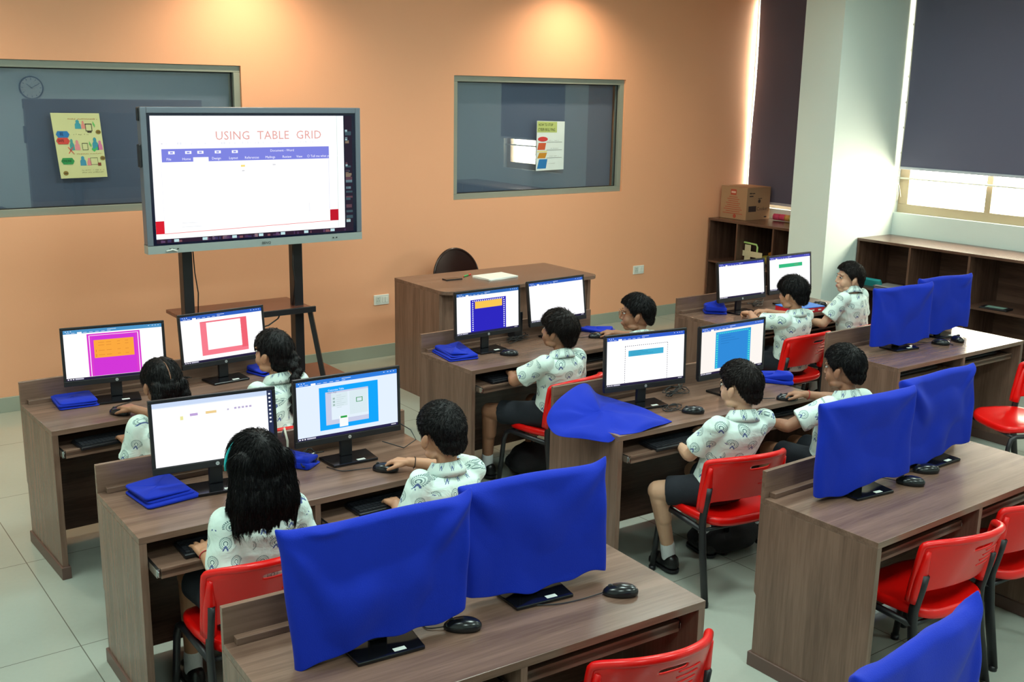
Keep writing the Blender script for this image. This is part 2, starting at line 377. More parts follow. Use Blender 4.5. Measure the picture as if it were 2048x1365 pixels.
# wall clock on the rear wall (seen as a reflection in the glass)
ck = empty('wall_clock', (2.93, YB+.001, 2.25), 0, 'round white wall clock mirrored faintly in the left front window glass', 'clock')
def disc(mb, c, r, y0, y1, n=32): return mb.prism([(c[0]+r*math.cos(2*PI*i/n), c[1]+r*math.sin(2*PI*i/n)) for i in range(n)], y0, y1, Matrix.Rotation(PI/2, 4, 'X') @ Matrix.Scale(1, 4))
RX = Matrix(((1, 0, 0, 0), (0, 0, 1, 0), (0, 1, 0, 0), (0, 0, 0, 1)))
circ = lambda r, n=32, cx=0, cy=0: [(cx+r*math.cos(2*PI*i/n), cy+r*math.sin(2*PI*i/n)) for i in range(n)]
MB().prism(circ(.175), 0, .03, RX).obj('case', BLACK, ck)
MB().prism(circ(.155), .03, .034, RX).obj('dial', WHITE, ck)
hb = MB().mat(BLACK)
for i in range(12):
    T = RX @ Matrix.Rotation(i*PI/6, 4, 'Z'); hb.box(-.004, .12, .034, .004, .145, .036, T)
hb.box(-.005, -.02, .036, .005, .085, .038, RX @ Matrix.Rotation(.9, 4, 'Z')).box(-.004, -.02, .038, .004, .12, .04, RX @ Matrix.Rotation(-1.1, 4, 'Z'))
hb.obj('hands', parent=ck)
# sockets
def socket(x, z, label):
    o = empty('wall_socket', (x, YF, z), 0, label, 'socket')
    MB().box(-.075, -.012, -.045, .075, 0, .045).obj('plate', WHITE, o, bevel=.004)
    MB().box(-.06, -.015, -.03, -.012, -.0121, .03).obj('outlet', mat('off_white_plastic', 'cfd4cc', .4), o, bevel=.002)
    for a in (.005, .036): MB().box(a, -.017, -.025, a+.026, -.0121, .025).obj('switch', WHITE, o, bevel=.003)
    mb = MB().mat(BLACK)
    for px, pz in ((-.036, .014), (-.046, -.008), (-.026, -.008)): mb.prism(circ(.003, 10, px, pz), -.0158, -.015, RX)
    mb.obj('pin_hole', parent=o)
socket(3.525, .52, 'white wall socket with switches left of the tall teacher desk')
socket(6.60, .53, 'white wall socket between the teacher desk and the corner shelf')

# ------------------------------------------------------------------ posters
def quadmap(P):   # P: world corners TL TR BR BL  (u right, v up)
    P = [Vector(p) for p in P]
    return lambda u, v, d=0: (P[0]*(1-u)*v + P[1]*u*v + P[2]*u*(1-v) + P[3]*(1-u)*(1-v)) + Vector((0, -d, 0))
def flat(mb, F, pts, d, m):
    mb.mat(m); n = len(pts); a = [F(u, v, d) for u, v in pts]
    return mb.add(a, [tuple(range(n))])
def sheet(name, label, P, col):
    F = quadmap(P); mb = MB(); v = [F(u, w_, d) for d in (.0, .002) for u, w_ in ((0, 0), (1, 0), (1, 1), (0, 1))]
    mb.add(v, [(0, 3, 2, 1), (4, 5, 6, 7), (0, 1, 5, 4), (1, 2, 6, 5), (2, 3, 7, 6), (3, 0, 4, 7)])
    o = mb.obj(name, mat('paper_'+col, col, .7, vary=.06, vscale=8)); tag(o, label, 'poster'); return F, o
def rect(u0, v0, u1, v1): return [(u0, v0), (u1, v0), (u1, v1), (u0, v1)]
def blob(cx, cy, rx, ry, n=14): return [(cx+rx*math.cos(2*PI*i/n), cy+ry*math.sin(2*PI*i/n)) for i in range(n)]
yg = YF+.057
F, p1 = sheet('poster', 'yellow-green handmade poster with paper figures taped on the left front window', [(.895, yg, 2.128), (1.232, yg, 2.125), (1.262, yg, 1.665), (.935, yg, 1.662)], 'd2d6a0')
mb = MB(); cm = lambda c: mat('card_'+c, c, .7)
def fig(cx, y0, h, c, w_=.055, d=.003):
    flat(mb, F, [(cx-w_, y0), (cx+w_, y0), (cx+w_*.9, y0+h*.5), (cx+w_*.45, y0+h*.68), (cx-w_*.45, y0+h*.68), (cx-w_*.9, y0+h*.5)], d, cm(c)); flat(mb, F, blob(cx, y0+h*.78, w_*.55, h*.2), d+.0005, cm(c))
fig(.52, .76, .14, '3f9db0', .065); fig(.63, .76, .125, 'e28f86', .04)
fig(.34, .43, .18, '4a9c9c', .05); fig(.45, .43, .16, 'e08f98', .055); fig(.83, .43, .2, '3a94ac', .065); fig(.93, .43, .15, 'd27aa8', .05)
fig(.52, .19, .15, '3f93b4', .065); fig(.65, .19, .12, 'e08c94', .045)
ink = cm('3a3328')
def frame(u0, v0, u1, v1, t, c, d=.0035):
    for r in (rect(u0, v0, u1, v0+t), rect(u0, v1-t, u1, v1), rect(u0, v0, u0+t, v1), rect(u1-t, v0, u1, v1)): flat(mb, F, r, d, c)
frame(.67, .72, .81, .84, .012, ink); flat(mb, F, rect(.7, .7, .79, .72), .0035, ink)
frame(.55, .43, .67, .54, .008, ink); frame(.68, .2, .84, .31, .006, ink)
for u, v in ((.83, .83), (.7, .52)): flat(mb, F, [(u, v), (u+.04, v-.05), (u+.05, v-.01), (u+.01, v+.05)], .0036, cm('6cc46c'))
flat(mb, F, [(.74, .44), (.79, .4), (.88, .46), (.86, .48), (.79, .44), (.76, .47)], .0036, cm('45b864'))
for a in (1, -1): flat(mb, F, [(.29-.05*a, .38), (.31-.05*a, .38), (.31+.05*a, .48), (.29+.05*a, .48)], .0036, cm('d64a48'))
for cx, cy in ((.93, .71), (.95, .3), (.12, .08)):
    flat(mb, F, blob(cx, cy, .055, .035), .0036, cm('8a7434')); flat(mb, F, rect(cx-.03, cy-.006, cx+.04, cy+.006), .004, ink)
flat(mb, F, rect(.83, .18, .9, .23), .0038, cm('7d3c2c'))
def words(F, s, u, v, size, c, d=.0042, sx=1.0):
    mb.mat(cm(c)); o = F(u, v, d); eu = (F(u+.1, v, d)-o)/.1; ev = (F(u, v+.1, d)-o)/.1
    T = Matrix(((eu.x*sx, ev.x, 0, o.x), (eu.y*sx, ev.y, 0, o.y), (eu.z*sx, ev.z, 1, o.z), (0, 0, 0, 1))); text_mb(mb, s, size, T)
def scrib(F, u0, v, u1, h, c, n, d=.0042):
    rn = random.Random(int(v*1000)); mb.mat(cm(c)); du = (u1-u0)/n
    for i in range(n):
        if rn.random() < .18: continue
        a = u0+i*du; x0 = a+rn.uniform(0, .2)*du; y0 = v+rn.uniform(-.1, .3)*h; x1 = a+rn.uniform(.5, .9)*du; y1 = v+rn.uniform(.5, 1.1)*h; t = .003
        flat(mb, F, [(x0, y0), (x0+t, y0-t), (x1+t, y1-t), (x1, y1)], d, cm(c)); flat(mb, F, [(x0, y1), (x0+t, y1), (x0+t*1.5, y0), (x0+t*.5, y0)], d, cm(c))
scrib(F, .33, .90, .95, .022, 'b0603a', 26); scrib(F, .4, .665, .75, .02, '6a6a48', 14); scrib(F, .33, .365, .95, .02, 'a0683a', 24)
scrib(F, .47, .11, .95, .018, '6a6a50', 20); scrib(F, .47, .075, .93, .018, '6a6a50', 18)
mb.obj('print', parent=p1)
for cx, cy, c, a_ in ((.18, .675, '2477ba', ('BE', .12, .66, .07, '14305a')), (.165, .575, 'd4493f', ('SAFE', .06, .56, .06, '3a1410')), (.2, .265, '2c9350', ('ONLINE', .08, .25, .055, '0c3c1c'))):
    mb = MB(); flat(mb, F, [(cx-.14, cy), (cx-.1, cy+.05), (cx+.1, cy+.05), (cx+.14, cy), (cx+.1, cy-.05), (cx-.1, cy-.05)], .0045, cm(c)); words(F, *a_, d=.0052); mb.obj('word_card', parent=p1)
F, p2 = sheet('poster', 'white sheet with coloured shapes stuck on the smaller front window', [(5.262, yg, 2.063), (5.600, yg, 2.056), (5.600, yg, 1.598), (5.262, yg, 1.592)], 'e0edf0')
mb = MB()
flat(mb, F, rect(.01, .77, .72, .99), .003, cm('b9c97c')); flat(mb, F, blob(.22, .635, .18, .05), .003, cm('d0383c'))
flat(mb, F, [(.03, .42), (.3, .42), (.34, .56), (.07, .56)], .003, cm('cf5b33')); flat(mb, F, [(.03, .25), (.32, .25), (.38, .36), (.1, .36)], .003, cm('c98a24'))
flat(mb, F, [(.03, .04), (.35, .04), (.4, .23), (.1, .23)], .003, cm('1d79bf'))
for v in (.57, .41, .25): flat(mb, F, rect(.36, v, .92, v+.006), .003, ink)
flat(mb, F, rect(.02, .37, .38, .4), .003, cm('e6dc96'))
words(F, 'HOW TO STOP', .05, .9, .075, '2c3a18'); words(F, 'CYBER BULLYING', .04, .8, .082, '2c3a18', sx=.95)
[scrib(F, .45, v_, .8, .016, '7c8488', 12) for v_ in (.6, .44, .28, .13)]
mb.obj('print', parent=p2)

# ------------------------------------------------------------------ big display on its stand
def rects_obj(name, parent, items, x0, z0, wd, ht, y, T=None, strength=1.0):
    """items: (u0,v0,u1,v1,colour,layer) or ('text',u,v,size,s,colour,layer)"""
    mb = MB()
    for it in items:
        if it[0] == 'text':
            _, u, v, size, s, c, l = it[:7]; mb.mat(emis(c, strength))
            M = Matrix(((1, 0, 0, x0+u*wd), (0, 0, -1, y-l*.0004), (0, 1, 0, z0+v*ht), (0, 0, 0, 1))); text_mb(mb, s, size, (T @ M) if T else M, space=it[7] if len(it) > 7 else 1)
        else:
            if it[0] == 'poly': pts, c, l = it[1:]
            else: u0, v0, u1, v1, c, l = it; pts = [(u0, v0), (u1, v0), (u1, v1), (u0, v1)]
            mb.mat(emis(c, strength)); v = [Vector((x0+u*wd, y-l*.0004, z0+q*ht)) for u, q in pts]
            if T: v = [T @ p for p in v]
            mb.add(v, [tuple(range(len(pts)))])
    return mb.obj(name, parent=parent)
tv = empty('interactive_display', (1.80, 6.62, 1.30), 0, 'large grey-framed interactive display showing a USING TABLE GRID slide', 'display')
GREYM = mat('grey_metal', '6c7480', .4, .3); LGREY = mat('light_grey_metal', '9aa2a0', .4, .2)
hw = .752; TB, TT = .115, .925   # image opening
MB().box(-hw, 0, 0, hw, .075, .05).box(-hw, 0, .05, -hw+.001, .075, .06).obj('bottom_bar', LGREY, tv, bevel=.006)
m_ = MB().mat(GREYM)
m_.box(-hw, 0, .052, -hw+.038, .07, .905).box(hw-.038, 0, .052, hw, .07, .905).box(-hw+.038, 0, .868, hw-.038, .07, .905)
m_.box(-hw+.03, .02, .05, hw-.03, .07, .88)
m_.obj('bezel', parent=tv, bevel=.004)
sx0, sx1, sz0, sz1 = -hw+.042, hw-.042, .054, .864
MB().box(sx0-.004, .008, sz0-.002, sx1+.004, .019, sz1+.004).obj('screen_border', mat('screen_black', '0a0e2a', .15), tv)
it = [(.012, .045, .94, .985, 'fdfdff', 1), (.012, .012, .985, .045, '2e2030', 1), (.945, .012, .985, .985, '2a2430', 1), (.905, .09, .935, .985, 'f2fbff', 2), (.903, .05, .905, .985, 'c8d4c8', 2)]
it += [(.012, .085, .05, .185, 'd02030', 3), (.86, .11, .905, .205, 'b81a2c', 3), ('poly', [(.05, .083), (.86, .108), (.86, .112), (.05, .087)], 'e06058', 3)]
it += [(.055, .635, .86, .735, '7a80d8', 3), (.195, .632, .265, .668, 'fcfcff', 4), (.05, .10, .052, .63, 'e8e8f0', 3), (.857, .21, .859, .64, 'd0d4e8', 3)]
it += [('text', .30, .80, .077, 'USING  TABLE  GRID', 'e0a49c', 4, 1.05), (.055, .77, .062, .78, 'd8d8e0', 4)]
rnd = random.Random(9)
for i in range(60):
    if rnd.random() < .75: u = .075+i*.0125; it.append((u, .765+rnd.uniform(0, .004), u+rnd.uniform(.004, .009), .777+rnd.uniform(0, .008), rnd.choice(['eef0f4', 'e6e8ee', 'f2f2f6']), 4))
for u, s in ((.075, 'File'), (.145, 'Home'), (.28, 'Design'), (.36, 'Layout'), (.435, 'References'), (.535, 'Mailings'), (.62, 'Review'), (.69, 'View'), (.745, '\u25CB Tell me what you want')):
    it.append(('text', u, .648, .022, s, 'f4f4ff', 5))
it.append(('text', .56, .7, .022, 'Document - Word', 'f0f0ff', 5))
for u in (.085, .16, .215, .295, .375): it += [(u, .695, u+.028, .717, 'f4f6ff', 5), (u+.007, .7, u+.02, .712, '9298e0', 6)]
it += [(.415, .585, .435, .6, 'f0d878', 5), (.42, .55, .432, .558, 'c8c8cc', 5), (.57, .59, .585, .602, 'd8d8dc', 5), (.13, .16, .2, .163, 'd4d8dc', 5), (.13, .13, .22, .133, 'd4d8dc', 5), (.75, .2, .752, .27, 'd0d4d8', 5)]
rnd = random.Random(3)
for i in range(46):
    u = rnd.uniform(.02, .97); it.append((u, .016, u+rnd.uniform(.004, .02), rnd.uniform(.026, .042), rnd.choice(['5a4060', '7a5058', '3a3458', '8a7078', '443050']), 2))
for u in (.09, .22, .36, .49, .6, .72, .86): it.append((u, .018, u+.022, .04, 'b8d8dc', 3))
for i in range(30):
    v = rnd.uniform(.06, .95); it.append((.948, v, .948+rnd.uniform(.01, .036), v+rnd.uniform(.006, .03), rnd.choice(['3c5058', '5a4048', '607880', '241c2c', '7c6c5c', '9ab8bc']), 2))
rects_obj('slide_image', tv, it, sx0, sz0, sx1-sx0, sz1-sz0, .0078, strength=1.12)
MB().box(sx0+.02, .0071, sz0+.04, sx0+.021, .0072, sz0+.041).obj('screen_speck', MATS['screen_black'], tv)  # tiny black block just in front of the slide, lower left
bp = MB().mat(BLACK); text_mb(bp, 'BENQ', .024, Matrix(((1, 0, 0, .0), (0, 0, 1, -.0065), (0, 1, 0, .016), (0, 0, 0, 1)))); bp.obj('logo', parent=tv)
bt = MB().mat(BLACK)
for x in (-.62, -.6, -.57, .52, .545): bt.box(x, -.0075, .022, x+.01, -.0062, .03)
bt.obj('button', parent=tv)
pn = MB().mat(WHITE).tube([(-.64, -.009, .016), (-.6, -.011, .024), (-.57, -.009, .012)], .005, 8); tag(pn.obj('stylus', loc=(1.80, 6.62, 1.30), smooth=True), 'small white stylus stuck on the lower left bar of the big display', 'pen')
MB().box(-hw-.016, .01, .54, -hw, .05, .68).obj('side_clip', BLACK, tv, bevel=.004)
MB().box(-hw-.01, .02, .82, -hw, .05, .9).obj('side_clip', BLACK, tv, bevel=.004)
MB().box(-.5, .07, .15, .5, .12, .8).obj('back_housing', METB, tv, bevel=.01)
st = empty('display_stand', (1.80, 6.9, 0), 0, 'dark wheeled stand with reddish shelf carrying the big display', 'stand')
for x in (-.445, .345):
    MB().box(x-.018, -.06, .34, x+.05, .02, 2.0).obj('post', METB, st, bevel=.004)
MB().box(-.46, -.14, 1.62, .42, -.06, 1.7).obj('mounting_bar', METB, st)
MB().box(-.48, -.16, .80, .42, .28, .825).obj('shelf', RW, st, bevel=.003)
MB().box(-.49, -.175, .79, .435, -.16, .832).obj('shelf_edge', METB, st, bevel=.003)
for x in (-.49, .40):
    MB().tube([(x+.01, -.12, .81), (x+.035, -.27, .32)], .03, 4, flat=.7).obj('slanted_leg', METB, st)
    MB().box(x-.02, -.34, .075, x+.04, .3, .125).obj('foot', METB, st, bevel=.005)
    for y in (-.3, .26): MB().prism(circ(.035, 16), -.015, .015, Matrix.Translation((x+.01, y, .036)) @ Matrix.Rotation(PI/2, 4, 'Y')).obj('caster', BLACK, st)
for x in (-.445, .345): MB().box(x-.018, -.06, .12, x+.05, .02, .34).obj('post_foot', METB, st, bevel=.004)
MB().box(-.5, -.28, .31, .62, .14, .335).obj('platform', RW, st, bevel=.003)
cbl = MB().mat(CABLE)
cbl.tube([(1.42, 6.87, 1.3), (1.425, 6.865, 1.12), (1.44, 6.86, .98), (1.435, 6.87, .83)], .004, 6)
tag(cbl.obj('power_cable', smooth=True), 'thin black cable hanging down beside the left post of the display stand', 'cable')
cbl = MB().mat(CABLE).tube([(2.115, 6.82, 1.29), (2.105, 6.81, 1.12), (2.12, 6.81, 1.0), (2.11, 6.84, .83)], .005, 6)
tag(cbl.obj('power_cable', smooth=True), 'thin black cable hanging down beside the right post of the display stand', 'cable')
cbl = MB().mat(CABLE).tube([(2.0, 6.8, .795), (1.96, 6.76, .765), (1.88, 6.74, .73), (1.78, 6.74, .715)], .005, 6)
tag(cbl.obj('power_cable', smooth=True), 'black cable looping under the shelf of the display stand', 'cable')
# ------------------------------------------------------------------ computer desks
DW, DD, DH, HR = 1.408, .551, .75, .1153
def make_desk():
    o = empty('computer_desk'); t = .028
    for nm, x0, x1 in (('side_panel', 0, t), ('side_panel', DW-t, DW)):
        mb = MB(); poly = [(0, .06), (DD-.012, .06), (DD-.012, .32), (DD, .335), (DD, DH-.026), (0, DH-.026)]
        T = Matrix(((0, 0, 1, 0), (1, 0, 0, 0), (0, 1, 0, 0), (0, 0, 0, 1)))
        mb.prism(poly, x0, x1, T).obj(nm, WZ, o, bevel=.0015, fix=True)
        MB().box(x0-.008, -.012, 0, x1+.008, DD+.004, .062).obj('plinth', mat('plinth_laminate', '5f4740', .4), o, bevel=.003)
    MB().box(0, -.001, DH-.026, DW, DD-.02, DH).obj('desk_top', WX, o, bevel=.0015)
    MB().box(0, DD-.02, DH-.026, DW, DD, DH+HR).obj('back_board', WX, o, bevel=.0015)
    MB().box(.03, DD-.05, DH, DW-.6, DD-.02, DH+.022).obj('cable_ledge', WX, o, bevel=.002)
    MB().box(t, DD-.06, .045, DW-t, DD-.042, DH-.026).obj('modesty_panel', DX, o)
    MB().box(DW/2-.012, .0, .55, DW/2+.012, DD-.06, DH-.026).obj('divider', WZ, o, bevel=.001)
    for k, (a, b) in enumerate(((t+.002, DW/2-.014), (DW/2+.014, DW-t-.002))):
        tr = MB().box(a+.014, 0, .0, b-.014, .36, .018).box(a+.014, 0, -.012, b-.014, .016, .026).obj('keyboard_tray', WX, o, bevel=.001, loc=(0, .0, .632)); tr['side'] = k
        for x in (a, b-.012): MB().box(x, .01, -.01, x+.012, .36, .022).box(x+.003, .0, -.004, x+.009, .012, .016).obj('slide_rail', STEEL, tr, bevel=.001)
    return o
desk0 = make_desk()
DESKS = {'A1': (.055, 5.048, .0342), 'A2': (.006, 3.6057, -.0089), 'A3': (-.0543, 2.186, -.052), 'B1': (2.334, 4.909, .0324), 'B2': (2.24, 3.526, -.04),
         'B3': (2.211, 2.073, .0136), 'C1': (4.543, 4.930, 0), 'C2': (4.535, 3.578, -.008), 'A4': (-.11, .80, -.03)}
DLAB = {'A1': 'long walnut computer desk nearest the big display, screens with pink and red pages', 'A2': 'walnut computer desk with a long-haired girl and a boy in front of the left aisle',
        'A3': 'front-most walnut desk carrying two large blue-covered monitors', 'B1': 'walnut computer desk just in front of the tall teacher desk', 'B2': 'middle walnut computer desk with a blue cloth spread over its left corner',
        'B3': 'walnut desk with two covered monitors and two empty red chairs', 'C1': 'walnut computer desk beside the white pillar, red and blue box on it',
        'C2': 'walnut desk with two small blue-covered monitors near the low shelf', 'A4': 'walnut desk mostly below the frame under the lone near blue cover'}
TR = {'A1': (-.05, 0), 'A2': (-.10, -.06), 'A3': (.05, .07), 'B1': (-.06, -.02), 'B2': (-.045, -.03), 'B3': (.06, .07), 'C1': (.0, -.02), 'C2': (.03, .05), 'A4': (.04, .04)}
DO = {}
for k, (x, y, rz) in DESKS.items():
    d = inst(desk0, USED, (x, y, 0), rz, DLAB[k], 'desk', 'two-seat walnut computer desks'); DO[k] = d
    for c in d.children:
        if c.name.startswith('keyboard_tray'): c.location.y = TR[k][int(c['side'])]
def D2W(k, a, b, z=0):
    x, y, r = DESKS[k]; c, s = math.cos(r), math.sin(r); return (x+a*c-b*s, y+a*s+b*c, z)
# ------------------------------------------------------------------ monitors
MW, MH = .505, .299; ZB = .095
def tiltM(t): return Matrix.Translation((0, 0, ZB)) @ Matrix.Rotation(-t, 4, 'X') @ Matrix.Translation((0, 0, -ZB))
def make_monitor_body(o, tilt):
    T = tiltM(tilt); hw = MW/2; f = .0145
    mb = MB().mat(BLACK)
    mb.box(-hw, 0, ZB, hw, .016, ZB+.027, T).box(-hw, 0, ZB+MH-.012, hw, .016, ZB+MH, T).box(-hw, 0, ZB+.027, -hw+.012, .016, ZB+MH-.012, T).box(hw-.012, 0, ZB+.027, hw, .016, ZB+MH-.012, T)
    mb.obj('bezel', parent=o, bevel=.002)
    MB().box(-hw+.004, .010, ZB+.004, hw-.004, .03, ZB+MH-.004, T).box(-.17, .03, ZB+.04, .17, .05, ZB+.24, T).obj('back_housing', BLACK, o, bevel=.006)
    MB().box(-.028, .035, .012, .028, .055, ZB+.14).obj('stand_neck', BLACK, o, bevel=.004)
    MB().prism([(-.105, -.062), (.105, -.062), (.115, .078), (-.115, .078)], .0, .012).obj('stand_base', BLACKG, o, bevel=.003)
    b = MB().mat(mat('logo_silver', 'c8ccd0', .3, .6)); b.prism(circ(.0075, 20), 0, .0012, T @ Matrix(((1, 0, 0, 0), (0, 0, -1, 0), (0, 1, 0, ZB+.0135), (0, 0, 0, 1))))
    b.mat(BLACK); text_mb(b, 'hp', .009, T @ Matrix(((1, 0, 0, 0), (0, 0, -1, -.0014), (0, 1, 0, ZB+.0115), (0, 0, 0, 1))), 'CENTER'); b.obj('logo', parent=o)
    MB().box(.012, -.052, .0121, .05, -.034, .0128).obj('sticker', WHITE, o)
WBLUE, WD = '2f56b0', '1d2036'
def base_ui(title=WBLUE, white='fdfdff', task='2a2440', side=False):
    it = [(0, 0, 1, 1, white, 0), (0, .925, 1, 1, title, 1), (0, 0, 1, .045, task, 1)]
    for u in (.02, .045, .07): it.append((u, .968, u+.012, .98, 'dfe8fa', 2))
    for u in (.86, .9, .93, .96): it.append((u, .968, u+.012, .978, 'dfe8fa', 2))
    for i, u in enumerate((.03, .08, .14, .2, .26, .32, .38, .44)): it.append((u, .938, u+.035, .947, 'c4d4f2', 2))
    it.append((.14, .925, .185, .957, 'f6f8fc', 2)); it.append((.44, .967, .53, .976, 'd4e0f6', 2))
    for i, u in enumerate((.01, .035, .06)): it.append((u, .012, u+.014, .032, 'f0f0f6', 2))
    it += [(.085, .01, .17, .035, 'b8b8c8', 2), (.93, .014, .98, .03, 'c0c0cc', 2)]
    return it
def table_lines(u0, v0, u1, v1, c, n=4):
    return [(u0+(u1-u0)*.05, v0+(v1-v0)*(i+.4)/n, u0+(u1-u0)*(.35+.5*((i*37) % 10)/10), v0+(v1-v0)*(i+.4)/n+.008, c, 5) for i in range(n)]
def content(k):
    if k == 'A1L':
        it = base_ui('4a8fc0', 'ffffff', '28203c'); it += [(.23, .05, .77, .90, 'd23cc8', 2), (.25, .05, .257, .87, 'fff4ff', 3), (.745, .05, .752, .87, 'fff4ff', 3), (.25, .862, .752, .87, 'fff4ff', 3), (.28, .05, .72, .84, 'cb35cf', 3), (.295, .41, .70, .77, 'f2a33c', 4)]
        for i, (v, s) in enumerate(((.53, '1'), (.44, '2'))): it.append(('text', .305, v, .017, s, 'b06a1c', 5))
        for v in (.71, .655, .55, .46):
            for u, w_ in ((.34, .06), (.42, .05), (.53, .03), (.61, .035)): it.append((u, v, u+w_, v+.012, 'd98a34', 5))
        return it
    if k == 'A1R':
        return base_ui('2f5cb8')+[(.225, .13, .80, .85, 'ef7888', 2), (.30, .24, .725, .83, 'fffdfd', 3), (.225, .845, .80, .855, 'd84a5c', 3), (.72, .2, .80, .85, 'e8606f', 3), (.30, .825, .725, .83, 'd84a5c', 4)]
    if k == 'A2L':
        it = [(0, 0, 1, 1, 'fdfeff', 0), (0, .93, .955, 1, 'c4d4ee', 1), (0, .915, .955, .93, 'e2eaf6', 1), (.955, 0, 1, 1, '2c3452', 1)]
        for i in range(8): it.append((.968, .93-i*.065, .985, .955-i*.065, 'eef2fa', 2))
        it += [(.22, .70, .245, .76, 'e4e09c', 2), (.30, .745, .365, .785, 'b9a0d2', 2), (.43, .75, .52, .79, 'e6c88c', 2), (.61, .765, .625, .79, 'b8b2cc', 2)]
        for i in range(5): it.append((.67+i*.032, .77, .69+i*.032, .80, 'b4a8cc', 2))
        for i in range(10): it.append((.2, .64-i*.05, .62+.1*math.sin(i*2.3), .645-i*.05, 'eef0f4', 2))
        return it
    if k == 'A2R':
        it = base_ui('2f7ad8', 'dce8fa', '28244a'); it += [(.215, .12, .80, .86, '14a0f2', 2), (.275, .20, .70, .77, 'c3c8e0', 3), (.33, .28, .70, .74, 'dbe8f2', 4), (.33, .5, .49, .735, 'd2e2e8', 5), (.51, .33, .69, .735, 'd2e2e8', 5)]
        it += [('text', .30, .785, .011, 'Customise Table', 'eaf4ff', 5), ('text', .295, .745, .009, 'Insert  Page', '6f7690', 6)]
        for a in ((.575, .53, .64, .54), (.575, .60, .64, .61), (.575, .53, .582, .61), (.633, .53, .64, .61)): it.append((*a, '2e8f4c', 6))
        for i in range(3): it.append((.345, .52+i*.055, .365, .55+i*.055, '9ab4b0', 6))
        for i in range(7): it.append((.38, .48+i*.035, .38+.05+.02*(i % 3), .486+i*.035, 'b8c8cc', 6))
        it += [(.405, .14, .49, .33, 'eef2f2', 6), (.415, .29, .48, .325, '2fa04c', 7)]
        return it
    if k == 'B1L':
        it = base_ui('2f66b0', 'fdfdff', '26244a'); it += [(.215, .04, .79, .82, '2c26b8', 2), (.285, .60, .725, .77, 'f0c050', 4)]
        for i in range(17): it += [(.245+i*.031, .775, .26+i*.031, .80, 'eeeeff', 3)]
        for i in range(14): it += [(.24, .07+i*.05, .258, .095+i*.05, 'eeeeff', 3), (.748, .07+i*.05, .766, .095+i*.05, 'eeeeff', 3)]
        return it
    if k == 'B1R': return base_ui('2f5cb8')
    if k == 'B2L':
        it = base_ui('2f5ac8'); it.append((.27, .58, .725, .70, '3fa8cc', 2)); it += table_lines(.27, .58, .725, .70, '2c88ac', 4)
        for i in range(22): it.append((.225+i*.0255, .79, .238+i*.0255, .802, '4a4a58', 3))
        for i in range(17): it += [(.225, .05+i*.045, .231, .075+i*.045, '4a4a58', 3), (.775, .05+i*.045, .781, .075+i*.045, '4a4a58', 3)]
        return it
    if k == 'B2R':
        it = base_ui('3f68c8', 'f4eee8'); it += [(.22, .1, .79, .88, '2a98d6', 2), (.27, .1, .735, .83, '2f86d2', 3)]
        for i in range(16): it += [(.245+i*.032, .835, .26+i*.032, .86, '50e0d0', 4)]
        for i in range(15): it += [(.232, .12+i*.048, .256, .145+i*.048, '50e0d0', 4), (.752, .12+i*.048, .776, .145+i*.048, '50e0d0', 4)]
        it += table_lines(.28, .6, .73, .8, '2570b4', 4); return it
    if k == 'C1L': return base_ui('3a44a8', 'fffdff')
    if k == 'C1R': return base_ui('4a4cb0', 'fdfdff')+[(.22, .66, .80, .77, '35b47c', 2), (.6, .70, .7, .74, '60a878', 3)]
MON = {'A1L': (.469, 5.405, -.143, .076), 'A1R': (1.076, 5.463, .084, .105), 'A2L': (.427, 3.917, -.115, .077), 'A2R': (1.028, 3.929, -.033, .03), 'B1L': (2.698, 5.257, .032, .04),
       'B1R': (3.314, 5.324, .068, .14), 'B2L': (2.697, 3.835, -.158, .04), 'B2R': (3.275, 3.768, -.017, .03), 'C1L': (4.993, 5.231, -.017, .12), 'C1R': (5.574, 5.26, .002, .107)}
MLAB = {'A1L': 'monitor showing a magenta page with an orange table', 'A1R': 'monitor showing a thick red-pink frame around a blank page', 'A2L': 'bright white monitor in front of the long-haired girl',
        'A2R': 'monitor showing a blue page with a dialog box in front of a boy', 'B1L': 'monitor showing a dark blue page with a yellow strip', 'B1R': 'blank white-page monitor between the teacher desk and the boy with glasses',
        'B2L': 'monitor showing a dashed page border with a cyan strip, beside the spread cloth', 'B2R': 'monitor showing a sky-blue page with dotted turquoise border', 'C1L': 'blank white-page monitor left of the one with a green strip', 'C1R': 'monitor showing a green strip, right beside the white pillar'}
for k, (x, y, rz, tl) in MON.items():
    o = empty('computer_monitor', (x, y, DH+.0008), rz, MLAB[k], 'monitor', 'lit computer monitors'); make_monitor_body(o, tl)
    T = tiltM(tl); hw = MW/2-.0125
    MB().box(-hw, .0035, ZB+.0265, hw, .006, ZB+MH-.0115, T).obj('screen_panel', MATS['screen_black'], o)
    rects_obj('screen_image', o, content(k), -hw+.0015, ZB+.029, 2*hw-.003, MH-.043, .0032, T, 1.1)
